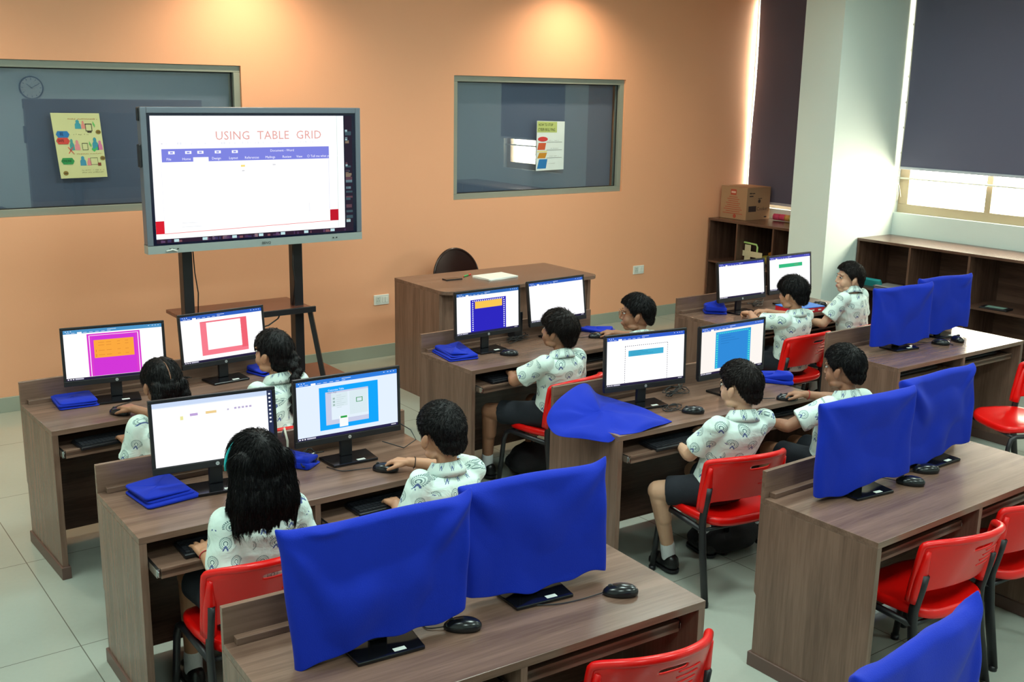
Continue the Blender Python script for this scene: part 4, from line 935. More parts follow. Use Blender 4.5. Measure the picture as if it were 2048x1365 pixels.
folded('blue_cloth', (2.455, 5.28, DH), -.15, .20, .30, 4, .045, 3, 'folded blue cloth left of the navy-page monitor', crumple=.012)
folded('blue_cloth', (.80, 4.03, DH), .7, .13, .22, 2, .05, 4, 'blue cloth squeezed between the two monitors behind the long-haired girl', taper=.9, crumple=.012)
folded('blue_cloth', (1.30, 5.50, DH), .3, .12, .16, 2, .04, 5, 'blue cloth partly behind the head of the girl with the braid', crumple=.01)
folded('blue_cloth', (3.64, 5.32, DH), .5, .15, .22, 2, .028, 6, 'blue cloth right of the blank monitor by the boy with glasses', taper=.6)
folded('blue_cloth', (3.66, 3.80, DH), .8, .17, .22, 2, .045, 7, 'blue cloth right of the turquoise-bordered monitor', taper=1.0, crumple=.012)
folded('blue_cloth', (4.80, 5.33, DH), .9, .13, .17, 3, .075, 8, 'crumpled blue cloth at the left end of the desk beside the pillar', crumple=.025)
folded('blue_cloth', (5.80, 5.36, DH), .4, .10, .12, 2, .035, 9, 'small corner of blue cloth behind the rightmost lit monitor')
# big spread cloth hanging over the desk corner
B = [(2.40, 3.985, .885), (2.17, 3.895, .862), (2.06, 3.851, .80), (2.035, 3.80, .757), (2.04, 3.73, .735), (2.125, 3.656, .725), (2.25, 3.545, .715), (2.405, 3.515, .757), (2.588, 3.545, .755), (2.622, 3.581, .756), (2.632, 3.822, .757), (2.625, 3.98, .762), (2.50, 3.99, .81)]
Pn = len(B); Bv = [Vector(p) for p in B]; cen = Vector((2.33, 3.76, .79))
def catm(t):
    i = int(t) % Pn; f = t-int(t); a, b, c, d = (Bv[(i+k) % Pn] for k in (-1, 0, 1, 2))
    return .5*((2*b)+(c-a)*f+(2*a-5*b+4*c-d)*f*f+(3*b-a-3*c+d)*f**3)
NB = 78; rings = []
for j, f in enumerate((1, .985, .93, .86, .78, .7, .62, .54, .46, .38, .3, .22, .14, .06)):
    ring = []
    for i in range(NB):
        p = catm(i*Pn/NB); q = cen.lerp(p, f); a = i/NB*2*PI
        r = .010*math.sin(a*5+3*f)*math.exp(-((f-.6)*2.2)**2) + .012*noise.noise(Vector((q.x*9, q.y*9, 2.2))) + .010*math.sin((q.x-q.y)*26)*(1-f)*.8
        inside = q.x > 2.24
        z = q.z + max(-.004, r)*(1 if f < .97 else .2) + (.012 if f < .96 else 0)
        if inside and q.y < 4.045: z = max(z, .7525 if q.y > 3.5 else z)
        ring.append(Vector((q.x, q.y, z)))
    rings.append(ring)
low = [[Vector((p.x, p.y, max(p.z-.006*(k+1), -1))) for p in rings[0]] for k in (0,)]
o = MB().loft([low[0]]+rings, cap=True).obj('blue_cloth', BLUE, smooth=True, fix=True); sb = o.modifiers.new('sub', 'SUBSURF'); sb.levels = 1; sb.render_levels = 1
tag(o, 'large blue cloth bag spread over the left corner of the middle desk', 'cloth', 'loose blue cloths on the desks')
# ------------------------------------------------------------------ cable tangles and bags
def tangle(name, label, c, rx, ry, n, seed, col=CABLE, r=.0026, zr=.04):
    rn = random.Random(seed); mb = MB(); pts = []
    for i in range(n*10):
        a = i/10*2*PI*.93; k = 1+.35*math.sin(i*.37+seed)
        pts.append(Vector((c[0]+rx*k*math.cos(a)+rn.uniform(-.006, .006), c[1]+ry*k*math.sin(a*1.07), c[2]+r+.003+zr*abs(math.sin(i*.23+seed))*rn.uniform(.6, 1))))
    mb.tube(pts, r, 5, cap=True); o = mb.obj(name, col, smooth=True); return tag(o, label, 'cable')
tangle('cable_coil', 'coiled black cables between the magenta and red-frame monitors', (.80, 5.49, DH), .07, .05, 6, 1)
tangle('cable_coil', 'coiled black cables under the left of the blue-page monitor', (.86, 3.99, DH), .05, .06, 6, 2)
tangle('cable_coil', 'black cables between the navy-page and blank monitors', (3.0, 5.37, DH), .09, .04, 6, 3)
tangle('cable_coil', 'tangled black cables between the two monitors of the middle desk', (2.98, 3.90, DH), .09, .05, 7, 4)
tangle('cable_coil', 'loop of black cable in front of the dashed-page monitor base', (2.78, 3.72, DH), .06, .035, 3, 5, zr=.004)
tangle('cable_coil', 'black cables between the two monitors beside the pillar', (5.28, 5.34, DH), .08, .04, 6, 6)
mb = MB().tube([(.80, 4.13, DH+.10), (.80, 4.10, DH+.14), (.79, 4.05, DH+.10), (.78, 4.03, DH+.03), (.84, 4.0, DH+.02), (.9, 4.02, DH+.03)], .005, 8)
tag(mb.obj('white_cable', mat('white_cable_rubber', 'cfcabc', .5), smooth=True), 'thick white cable rising between the bright white and blue-page monitors', 'cable')
mb = MB().tube([(3.02, 3.90, DH+.02), (3.03, 3.93, DH+.06), (3.07, 3.97, DH+.14), (3.09, 4.0, DH+.24)], .0035, 8)
tag(mb.obj('grey_cable', mat('grey_cable_rubber', '8a867c', .5), smooth=True), 'grey cable running up behind the turquoise-bordered monitor', 'cable')
mb = MB().tube([(1.32, 3.99, DH+.10), (1.36, 3.97, DH+.07), (1.37, 3.94, DH+.03), (1.3, 3.93, DH+.006), (1.2, 3.95, DH+.05)], .0024, 6)
tag(mb.obj('thin_cable', CABLE, smooth=True), 'thin black cable looping right of the blue-page monitor stand', 'cable')
pc = empty('mini_computer', (3.02, 5.40, DH), .1, 'small black computer box standing between the navy-page and blank monitors', 'computer')
MB().box(-.035, -.02, 0, .035, .05, .19).obj('case', BLACK, pc, bevel=.004); MB().box(-.012, -.0215, .15, .012, -.0203, .155).obj('front_light', STEEL, pc)
def bag(label, x, y, rz, s, seed):
    mb = MB().ell((0, 0, .085*s), (.19*s, .14*s, .085*s), None, 28, 16); me = baked(mb, [('SUBSURF', dict(levels=1))])
    for v in me.vertices:
        p = v.co; k = noise.noise(p*9+Vector((seed, 0, 0)))*.03; v.co = p+p.normalized()*k
        if v.co.z < .002: v.co.z = .002
    o = empty('school_bag', (x, y, 0), rz, label, 'bag'); link(me, 'bag_body', mat('black_bag_cloth', '141216', .85, bump=.3, bscale=90), o)
    MB().tube([(-.03, 0, .16*s), (-.02, 0, .205*s), (.02, 0, .21*s), (.035, 0, .165*s)], .006, 8).obj('handle', SHORTS, o, smooth=True)
    return o
bag('dark school bag on the floor under the chair of the shaggy-haired boy', 2.86, 4.98, .3, 1.1, 1)
bag('dark school bag on the floor under the middle desk by a red chair', 2.98, 3.50, -.4, 1.0, 4)
# ------------------------------------------------------------------ children
def shirt_mat(i):
    m = newmat('printed_shirt_cotton'); nt = m.node_tree; b = nt.nodes['Principled BSDF']; E.nt = nt
    uv = nt.nodes.new('ShaderNodeUVMap'); uv.uv_map = 'cloth'; sx = nt.nodes.new('ShaderNodeSeparateXYZ'); nt.links.new(uv.outputs[0], sx.inputs[0])
    U, V = E(sx.outputs[0]), E(sx.outputs[1]); cu, cv = .088, .068
    vv = V/cv+40.3; row = vv.f('FLOOR'); uu = U/cu+40.0+E.op('MODULO', row, 2.0)*.5
    X = (uu.f('FRACT')-.5)*cu; Y = (vv.f('FRACT')-.5)*cv-.003
    r = (X*X+Y*Y).f('SQRT'); an = E.op('ARCTAN2', X, Y)       # 0 = up
    notb = an.f('ABSOLUTE') < 2.55
    r1 = band(r, .0178, .0235)*((an*(26/6.2832)).f('FRACT') < .62)*(an.f('ABSOLUTE') < 2.85)
    r2 = band(r, .0128, .0155)*((an*(34/6.2832)).f('FRACT') < .7)*(an.f('ABSOLUTE') < 2.75)
    r3 = band(r, .0055, .0092)*(an.f('ABSOLUTE') < 2.5)
    yy = Y*-1
    w_ = (yy-.006)*.55
    r4 = band(yy, .010, .026)*(E.op('ABSOLUTE', X.f('ABSOLUTE')-w_*.75) < .0026)
    r5 = band(yy, .007, .017)*(X.f('ABSOLUTE') < .003)
    g = E.op('MINIMUM', r1+r2+r3, 1.0); bl = E.op('MINIMUM', r4+r5, 1.0)
    n = nt.nodes.new('ShaderNodeTexNoise'); n.inputs['Scale'].default_value = 300; nt.links.new(uv.outputs[0], n.inputs['Vector'])
    c = mixc(nt, g*.88, lin('d6e6df'), lin('3d6266')); c = mixc(nt, bl*.9, c, lin('233c86'))
    nt.links.new(c, b.inputs['Base Color']); b.inputs['Roughness'].default_value = .85; b.inputs['Sheen Weight'].default_value = .1
    tc = nt.nodes.new('ShaderNodeTexCoord'); n2 = nt.nodes.new('ShaderNodeTexNoise'); n2.inputs['Scale'].default_value = 9; n2.inputs['Detail'].default_value = 3; n2.inputs['Distortion'].default_value = 1.5
    nt.links.new(tc.outputs['Object'], n2.inputs['Vector'])
    bp = nt.nodes.new('ShaderNodeBump'); bp.inputs['Strength'].default_value = .5; bp.inputs['Distance'].default_value = .02
    nt.links.new(n2.outputs['Fac'], bp.inputs['Height']); nt.links.new(bp.outputs['Normal'], b.inputs['Normal'])
    return m
SHIRT = shirt_mat(0)
def smooth01(x): x = min(1, max(0, x)); return x*x*(3-2*x)
def interp(x, xs, ys): return float(np.interp(x, xs, ys))
# head in its own axes: x right, y forward (face), z up; origin between the ears
def head_prims(mb, M, grow=0.0, face=True):
    R = M.to_3x3().normalized().to_3x3(); P = lambda *p: M @ Vector(p)
    g = grow
    mb.ell(P(0, -.012, .022), (.074+g, .092+g, .084+g), R, 24, 16)
    mb.ell(P(0, -.035, -.02), (.062+g, .062+g, .062+g), R)
    if face:
        mb.ell(P(0, .022, -.03), (.060, .062, .076), R, 20, 14)
        mb.ell(P(0, .047, -.082), (.030, .028, .022), R)
        for s in (-1, 1):
            mb.ell(P(.030*s, .050, -.038), (.027, .026, .030), R)
            mb.ell(P(.040*s, .015, -.072), (.02, .035, .018), R)
            mb.ell(P(.027*s, .070, .022), (.022, .009, .008), R)         # brow ridge
            mb.ell(P(.009*s, .086, -.032), (.0075, .007, .006), R)      # nostril wings
            Re = R @ Matrix.Rotation(-.35*s, 3, 'Z') @ Matrix.Rotation(.2, 3, 'X')
            mb.ell(P(.079*s, -.004, -.012), (.0065, .0175, .029), Re); mb.ell(P(.082*s, -.012, -.004), (.006, .010, .020), Re); mb.ell(P(.076*s, .002, -.032), (.0065, .009, .010), Re)
        mb.cap(P(0, .081, .012), P(0, .0915, -.028), .0065, .0092, 12)
        mb.ell(P(0, .0795, -.056), (.018, .008, .0050), R); mb.ell(P(0, .0785, -.064), (.016, .008, .0055), R)
        mb.ell(P(0, .068, -.058), (.032, .018, .022), R)
def hand_prims(mb, wrist, fwd, up, side, size=1.0, curl=(.45, .5, .4), spread=.10, thumb=(.7, .3), arch=0.0):
    """side=+1 right hand (thumb on the left when palm is down), -1 left hand"""
    f = Vector(fwd).normalized(); u = (Vector(up)-f*Vector(up).dot(f)).normalized(); r = f.cross(u)
    s = size; P = lambda x, y, z: Vector(wrist)+(r*x*side+f*y+u*z)*s
    xs = (-.026, -.009, .009, .025); L = (.046, .054, .050, .038)
    for i, x in enumerate(xs):
        mb.cap(P(x*.55, .0, 0), P(x, .060-.004*abs(i-1), .004+arch), .0135*s, .0105*s, 12)
    mb.cap(P(-.012, .02, -.004), P(.012, .035, -.004), .014*s, .014*s, 12)
    for i, x in enumerate(xs):
        a = 0; p = Vector((x, .060-.004*abs(i-1), .004+arch)); da = spread*(i-1.4)
        for k, fr in enumerate((.45, .31, .24)):
            a += curl[k]*(1+.12*math.sin(i*2.1)); l = L[i]*fr*1.02
            q = p+Vector((math.sin(da)*math.cos(a)*l, math.cos(da)*math.cos(a)*l, -math.sin(a)*l))
            rr = (.0088, .0080, .0072, .0064); mb.cap(P(*p), P(*q), rr[k]*s, rr[k+1]*s, 10); p = q
    p = Vector((-.018, .012, -.004)); a = thumb[0]; pts = [p]
    for l, da, dz in ((.030, 0, -.1), (.024, -thumb[1], -.25), (.019, -thumb[1], -.3)):
        a += da; p = p+Vector((-math.sin(a)*l, math.cos(a)*l, dz*l)); pts.append(p)
    for k, rr in enumerate(((.0125, .0100), (.0100, .0088), (.0088, .0072))): mb.cap(P(*pts[k]), P(*pts[k+1]), rr[0]*s, rr[1]*s, 10)
def elbow(S, Wr, l1, l2, hint):
    d = Wr-S; D = d.length; mx = (l1+l2)*.995
    if D > mx: k = D/mx; l1 *= k; l2 *= k
    a = (l1*l1-l2*l2+D*D)/(2*D); h = math.sqrt(max(0, l1*l1-a*a)); n = d.normalized(); hv = hint-n*hint.dot(n); hv.normalize()
    return S+n*a+hv*h
HL = {  # hairline height as a function of angle from the face (radians)
    'boy': ([0, .5, .95, 1.25, 1.42, 1.62, 1.85, 2.1, 2.5, 3.15], [.062, .060, .040, .008, -.012, .018, .022, -.018, -.058, -.072]),
    'shag': ([0, .5, .95, 1.2, 1.42, 1.62, 1.85, 2.1, 2.5, 3.15], [.036, .036, .020, -.008, -.022, .006, .004, -.030, -.070, -.085]),
    'girl': ([0, .5, .95, 1.25, 1.42, 1.62, 1.85, 2.1, 2.5, 3.15], [.070, .066, .046, .014, -.008, -.004, .004, -.03, -.05, -.058])}
def make_hair(mb_extra, M, Mi, style, thick, seed, strands, slen, name, hairmat, parent, L, extra_long=False, noise_amp=.003, parting=False):
    mb = MB(); head_prims(mb, M, grow=thick, face=False)
    R = M.to_3x3(); mb.ell(M @ Vector((0, .0, .03)), (.074+thick*.9, .088+thick*.7, .078+thick), R)
    mb.cap(M @ Vector((0, -.03, -.02)), M @ Vector((0, -.040, -.062)), .052+thick*.5, .046, 16)
    if mb_extra: mb_extra(mb)
    me = remesh(mb, .0055, 3); xs, ys = HL[style]; rn = random.Random(seed)
    me.calc_loop_triangles() if 0 else None
    nrm = [v.normal.copy() for v in me.vertices]; mask = []
    for v in me.vertices:
        q = Mi @ v.co; ph = abs(math.atan2(q.x, q.y)); zl = interp(ph, xs, ys)
        far = math.hypot(q.x, q.y+.02) > .108 or q.z < -.085
        m_ = 1.0 if (extra_long and (q.z < zl) and (far or q.y < -.03)) else smooth01((q.z-zl+.008)/.012)
        mask.append(m_)
    for v, n_, m_ in zip(me.vertices, nrm, mask):
        q = Mi @ v.co; a = math.atan2(q.x, q.y+.03)
        d = noise_amp*(noise.noise(Vector((a*9, q.z*14, seed)))+.6*noise.noise(Vector((a*26, q.z*9, seed*2.0))))
        if parting and q.z > .0: d -= .024*math.exp(-(q.x/.0042)**2)
        v.co += n_*(d*m_ - (1-m_)*(thick+.012))
    bm = bmesh.new(); bm.from_mesh(me); bm.verts.ensure_lookup_table()
    bmesh.ops.delete(bm, geom=[f for f in bm.faces if all(mask[v.index] < .02 for v in f.verts)], context='FACES'); bm.to_mesh(me); bm.free()
    lift = .0014 if extra_long else .0022
    out = MB(); out.add([v.co.copy() for v in me.vertices], [tuple(p.vertices) for p in me.polygons]); 
    # fine combed tufts over the surface
    crown = M @ Vector((0, -.055, .10)); verts = [(v.co.copy(), v.normal.copy()) for v in me.vertices]; rn.shuffle(verts); cnt = 0
    dn = (M.to_3x3() @ Vector((0, 0, -1))).normalized()
    for co, no in verts:
        if cnt >= strands: break
        q = Mi @ co; ph = abs(math.atan2(q.x, q.y)); zl = interp(ph, xs, ys)
        if parting and abs(q.x) < .007 and q.z > 0: continue
        if q.z < zl+.004 and not (extra_long and q.y < -.02): continue
        t = co-crown; t = t-no*t.dot(no)
        if q.z < .05 or extra_long: t = t.normalized()*.5+(dn-no*dn.dot(no))
        if t.length < 1e-4: continue
        t.normalize(); sd = no.cross(t); t = (t+sd*rn.uniform(-.25, .25)*(.45 if extra_long else 1)).normalized(); l = slen*rn.uniform(.6, 1.2); wd = rn.uniform(.0008, .0015)
        if not extra_long: l = min(l, max(.006, (q.z-zl)*.9+.006))
        p0 = co-no*.001; p1 = co+t*l*.55+no*lift; p2 = co+t*l+no*rn.uniform(-.001, lift)
        if extra_long: p2 = p2+dn*l*.2-no*.004
        out.add([p0-sd*wd, p0+sd*wd, p1-sd*wd*.8, p1+sd*wd*.8, p2, p1+no*.001], [(0, 1, 3, 2), (2, 3, 4), (0, 2, 5), (1, 5, 3), (2, 4, 5), (3, 5, 4)]); cnt += 1
    bpy.data.meshes.remove(me); out.v = [tuple(Vector(v)-L) for v in out.v]
    return out.obj(name, hairmat, parent, smooth=True)
def cloth_uv(me, frame, sleeves, L):
    uvl = me.uv_layers.new(name='cloth'); O, rt, up, fw = frame; data = np.zeros(len(me.loops)*2, 'f')
    vc = [v.co.copy() for v in me.vertices]
    for p in me.polygons:
        c = sum((vc[i] for i in p.vertices), Vector())/len(p.vertices); best = None
        for (a, b_, r_) in sleeves:
            t = (c-a).dot(b_-a)/(b_-a).length_squared
            if t > .12:
                d = (c-(a+(b_-a)*min(1, t))).length
                if d < r_*1.7 and (best is None or d < best[0]): best = (d, a, b_, r_)
        vals = []
        for li, vi in zip(p.loop_indices, p.vertices):
            q = vc[vi]
            if best:
                _, a, b_, r_ = best; ax = (b_-a).normalized(); x_ = (fw-ax*fw.dot(ax)).normalized(); y_ = ax.cross(x_); d = q-a
                th = math.atan2(d.dot(y_), -d.dot(x_)); vals.append((li, th, .055, -d.dot(ax)+.013, .5))
            else:
                d = q-O; th = math.atan2(d.dot(rt), -d.dot(fw)); vals.append((li, th, .125, d.dot(up), 0))
        ths = [v[1] for v in vals]
        flip = max(ths)-min(ths) > PI
        for li, th, rr, vv, off in vals:
            if flip and th < 0: th += 2*PI
            data[2*li] = th*rr+off*.03; data[2*li+1] = vv
    uvl.data.foreach_set('uv', data)
def child(label, hip, head, hyaw=0, hpitch=0, hroll=0, byaw=0, lean=None, handL=None, handR=None, skin=SKIN_A, hair='boy', haircol='black', thick=.014, seed=1, kneeL=None, kneeR=None,
          ankL=None, ankR=None, sz=1.0, glasses=False, extra=None, strands=600, slen=.03, eL=(-.5, -.3, -1), eR=(.5, -.3, -1), hs=1.06, parting=False, shirt_len=0, namp=.003, curlL=None, curlR=None, shoulder=.132, ndz=0):
    L = Vector((hip[0], hip[1], 0)); H = Vector(hip); Hd = Vector(head)
    rt = Vector((math.cos(byaw), math.sin(byaw), 0)); fw = Vector((-math.sin(byaw), math.cos(byaw), 0))
    M = Matrix.Translation(Hd) @ Matrix.Rotation(hyaw, 4, 'Z') @ Matrix.Rotation(hpitch, 4, 'X') @ Matrix.Rotation(hroll, 4, 'Y') @ Matrix.Diagonal((hs, hs, hs, 1)); Mi = M.inverted()
    skull_base = M @ Vector((0, -.022, -.055))
    N = Hd + Vector((0, 0, -.152+ndz)) - fw*.035 + rt*0
    up = (N-H).normalized(); O = H
    Sp = {}
    SL = N - rt*shoulder*sz - up*.022; SR = N + rt*shoulder*sz - up*.022
    body = MB(); head_prims(body, M)
    body.cap(skull_base, N+up*.0, .040, .044, 18); body.cap(N+up*.005, N-up*.04, .046, .06, 16)
    def tor(mb, g, z0=-.02):
        rings = []; Ln = (N-H).length
        for t, a, b_ in ((z0, .128, .098), (.12, .130, .098), (.3, .122, .092), (.5, .122, .090), (.68, .132, .093), (.82, .140, .090), (.92, .130, .076), (.985, .085, .056), (1.03, .050, .045)):
            c = H.lerp(N, t)+fw*(.010*math.sin(t*PI)); rings.append([c+rt*(a+g)*sz*math.copysign(abs(math.cos(x))**.85, math.cos(x))+fw*(b_+g)*math.copysign(abs(math.sin(x))**.85, math.sin(x)) for x in [2*PI*i/28 for i in range(28)]])
        mb.loft(rings)
    tor(body, -.004)
    arms = []
    for S, hd, e, side, cl in ((SL, handL, eL, -1, curlL), (SR, handR, eR, 1, curlR)):
        l1, l2 = .225*sz, .19*sz
        if hd is None:
            Wr = S + fw*.20 - Vector((0, 0, .27)) - rt*side*.03; hd = (Wr, fw*1.0+Vector((0, 0, -.15)), (0, 0, 1))
        Wr = Vector(hd[0]); hint = rt*e[0]+fw*e[1]+Vector((0, 0, e[2])); Eb = elbow(S, Wr, l1, l2, hint)
        body.cap(S, Eb, .040, .031, 16); body.cap(Eb, Wr, .0315, .0205, 16); body.cap(Eb.lerp(Wr, .12), Eb.lerp(Wr, .45), .034, .030, 14)
        hand_prims(body, Wr+ (Vector(hd[1]).normalized()*.004), hd[1], hd[2], side, .98*sz, **(cl or {}))
        arms.append((S, Eb, Wr, side))
    legs = []
    for side, kn, an in ((-1, kneeL, ankL), (1, kneeR, ankR)):
        hj = H + rt*side*.075 - Vector((0, 0, .005)); kn = Vector(kn) if kn else hj + fw*.34 + rt*side*.03 + Vector((0, 0, -.01)); an = Vector(an) if an else kn + fw*.02 - Vector((0, 0, kn.z-.085))
        body.cap(hj, kn, .072, .050, 18); body.cap(kn, an, .047, .031, 16); body.cap(kn.lerp(an, .12)-fw*.012, kn.lerp(an, .42)-fw*.012, .044, .040, 14)
        legs.append((hj, kn, an))
    me = remesh(body, .0042, 4, .5, 'person')
    for v in me.vertices: v.co -= L
    o = link(me, 'person', skin, None, L); tag(o, label, 'person', None)
    # shirt
    mb = MB(); tor(mb, .012, -.10-shirt_len); sl = []
    for S, Eb, Wr, side in arms:
        e = S.lerp(Eb, .70); ax = (Eb-S).normalized(); mb.cap(S+ax*0, S.lerp(Eb, .25), .056, .056, 18)
        n = 24; a_ = ax.orthogonal().normalized(); b_ = ax.cross(a_)
        mb.loft([[S+ax*t*(Eb-S).length+(a_*math.cos(2*PI*i/n)+b_*math.sin(2*PI*i/n))*r for i in range(n)] for t, r in ((-.05, .050), (.3, .056), (.55, .058), (.74, .063))]); sl.append((S, e, .062))
    me = remesh(mb, .0065, 5, .5, 'shirt')
    for v in me.vertices:
        q = v.co; d = .0045*noise.noise(q*14+Vector((seed*3, 0, 0)))+.003*math.sin(q.z*70+8*noise.noise(q*6+Vector((seed, 0, 0))))*noise.noise(q*5+Vector((0, seed, 0)))*2; v.co = q+v.normal*d
    cloth_uv(me, (O, rt, up, fw), sl, L)
    for v in me.vertices: v.co -= L
    link(me, 'shirt', SHIRT, o)
    mb = MB(); n = 36; cn = (skull_base-N).normalized(); a_ = (rt-cn*rt.dot(cn)).normalized(); b_ = cn.cross(a_); col = []
    for (h, r, lift) in ((.014, .066, 0), (.040, .055, .004), (.046, .054, .004), (.044, .060, .003), (.012, .078, -.002), (-.004, .082, -.004), (-.002, .074, 0)):
        ring = []
        for i in range(n):
            a = 2*PI*i/n; bk = -math.cos(a-PI/2)  # +1 at the back
            rr = r*(1-.05*bk) ; ring.append(N+cn*(h+.010*bk*(1 if h > .01 else .4)-.012*(bk < -.7))+a_*rr*math.cos(a)+b_*rr*math.sin(a)*1.0)
        col.append(ring)
    mb.loft(col+[col[0]], cap=False); cm_ = mb.mesh('collar', True); cloth_uv(cm_, (N-up*.1, rt, up, fw), [], L)
    for v in cm_.vertices: v.co -= L
    link(cm_, 'collar', SHIRT, o)
    # shorts, socks, shoes
    mb = MB(); rings = []
    for t, a, b_ in ((-.28, .12, .09), (-.1, .137, .108), (.05, .137, .106), (.14, .130, .100)):
        c = H.lerp(N, t); c.z = max(c.z, .425+.0*t); rings.append([c+rt*a*sz*math.cos(x)+fw*b_*math.sin(x) for x in [2*PI*i/24 for i in range(24)]])
    mb.loft(rings)
    for hj, kn, an in legs: mb.cap(hj, hj.lerp(kn, .3), .084, .080, 18); ax = (kn-hj).normalized(); a_ = ax.orthogonal().normalized(); b2 = ax.cross(a_); mb.loft([[hj.lerp(kn, t)+(a_*math.cos(2*PI*i/24)+b2*math.sin(2*PI*i/24))*r for i in range(24)] for t, r in ((.0, .08), (.5, .074), (.80, .072))])
    me = remesh(mb, .0075, 4, .5, 'shorts')
    for v in me.vertices: v.co -= L
    link(me, 'shorts', SHORTS, o)
    for i, (hj, kn, an) in enumerate(legs):
        ax = (kn-an).normalized(); fd = fw.copy()
        mb = MB().cap(an+Vector((0, 0, -.02)), an+ax*.055, .0365, .0365, 18); me = remesh(mb, .006, 2)
        for v in me.vertices: v.co -= L
        link(me, 'sock', SOCK, o)
        mb = MB(); g = Vector((an.x, an.y, 0)); z0 = an.z-.085
        P = lambda f_, s_, z_: g+fd*f_+rt*s_+Vector((0, 0, z_+z0))
        mb.cap(P(-.03, 0, .036), P(.03, 0, .036), .036, .036, 14); mb.cap(P(.02, 0, .032), P(.105, 0, .028), .036, .029, 14); mb.cap(P(-.028, 0, .055), P(.03, 0, .058), .034, .030, 14)
        me = remesh(mb, .006, 3)
        for v in me.vertices:
            v.co.z = max(v.co.z, z0+.004); v.co -= L
        so = link(me, 'shoe', SHOE, o)
        mb = MB(); mb.prism([(p.x-L.x, p.y-L.y) for p in [g+fd*(.037*math.cos(a)*(1)+(.105 if math.cos(a) > 0 else -.03))+rt*.036*math.sin(a) for a in [2*PI*j/24 for j in range(24)]]], z0+.0, z0+.014); mb.obj('sole', BLACK, so)
    # eyes and brows
    R = M.to_3x3(); T = lambda *p: (M @ Vector(p))-L
    for s in (-1, 1):
        MB().ell(T(.0275*s, .0720, .003), (.0105*hs, .0080*hs, .0050*hs), R).obj('eye', mat('eye_white', 'c4bcb6', .4), o, smooth=True)
        ey = MB().ell(T(.0275*s, .0785, .003), (.0062*hs, .0028*hs, .0052*hs), R, 14, 8).obj('iris', mat('dark_iris', '1a0f0a', .1), o, smooth=True)
        MB().tube([T(.013*s, .0842, .0215), T(.027*s, .0822, .0248), (T(.042*s, .0738, .0205))], [.0014, .0019, .0008], 6).obj('eyebrow', HAIRM['black'], o, smooth=True)
        MB().tube([T(.017*s, .0795, .006), T(.029*s, .0820, .0095), (T(.041*s, .0745, .004))], .0013, 6).obj('eyelash', HAIRM['black'], o, smooth=True)
    MB().ell(T(0, .0848, -.0565), (.0155*hs, .0042*hs, .0028*hs), R).ell(T(0, .0842, -.0622), (.0135*hs, .0042*hs, .0034*hs), R).obj('lips', mat('lip_skin', 'a4685a', .5), o, smooth=True)
    make_hair((lambda mb: extra(mb, M, N, rt, fw, up)) if extra else None, M, Mi, hair, thick, seed, strands, slen, 'hair', HAIRM[haircol], o, L, extra is not None, namp, parting)
    if glasses:
        g = MB().mat(mat('orange_brown_frame', '9c5a30', .3))
        for s in (-1, 1):
            g.tube([M @ Vector((.031*s+.022*math.cos(a), .100-abs(.012*math.cos(a)*(math.cos(a)*s > 0)), .000+.019*math.sin(a))) for a in np.linspace(0, 2*PI, 25)], .0017, 6, cap=False)
            g.tube([M @ Vector(p) for p in ((.052*s, .090, .004), (.074*s, .05, .006), (.082*s, .0, .004), (.082*s, -.014, -.012))], .0016, 6)
        g.tube([M @ Vector((-.009, .100, .003)), M @ Vector((0, .103, .006)), M @ Vector((.009, .100, .003))], .0016, 6)
        g.v = [tuple(Vector(v)-L) for v in g.v]; g.obj('glasses', parent=o, smooth=True)
    return o, M, L, arms
def band_on(o, L, arm, t, r, m, name='wrist_thread'):
    S, Eb, Wr, side = arm; c = Eb.lerp(Wr, t); ax = (Wr-Eb).normalized(); a_ = ax.orthogonal().normalized(); b_ = ax.cross(a_)
    MB().tube([c+(a_*math.cos(a)+b_*math.sin(a))*r-L for a in np.linspace(0, 2*PI, 21)], .0018, 6, cap=False).obj(name, m, o, smooth=True)
grip = dict(curl=(.22, .42, .35), spread=.14, thumb=(.75, .35), arch=.004)
HZ = .492
# 1 girl with parted hair and low bunches
def pig(mb, M, N, rt, fw, up):
    for s in (-1, 1):
        mb.cap(M @ Vector((.055*s, -.065, -.02)), M @ Vector((.070*s, -.062, -.09)), .030, .022, 14); mb.cap(M @ Vector((.070*s, -.062, -.09)), M @ Vector((.065*s, -.045, -.17)), .022, .012, 12)
p = child('person in printed shirt, hair parted in the middle, hand on the mouse', (.49, 4.69, HZ), (.492, 4.755, .985), hyaw=.1, hpitch=-.38, byaw=0, skin=SKIN_B, hair='girl', thick=.013, seed=2, extra=pig, strands=2200, slen=.028, parting=True,
          handR=((.445, 5.075, .79), (-.35, 1, -.12), (0, 0, 1)), curlR=grip, eR=(.6, -.2, -.6), handL=((.36, 4.93, .685), (.1, 1, -.1), (0, 0, 1)), curlL=grip, eL=(-.25, -.5, -1))
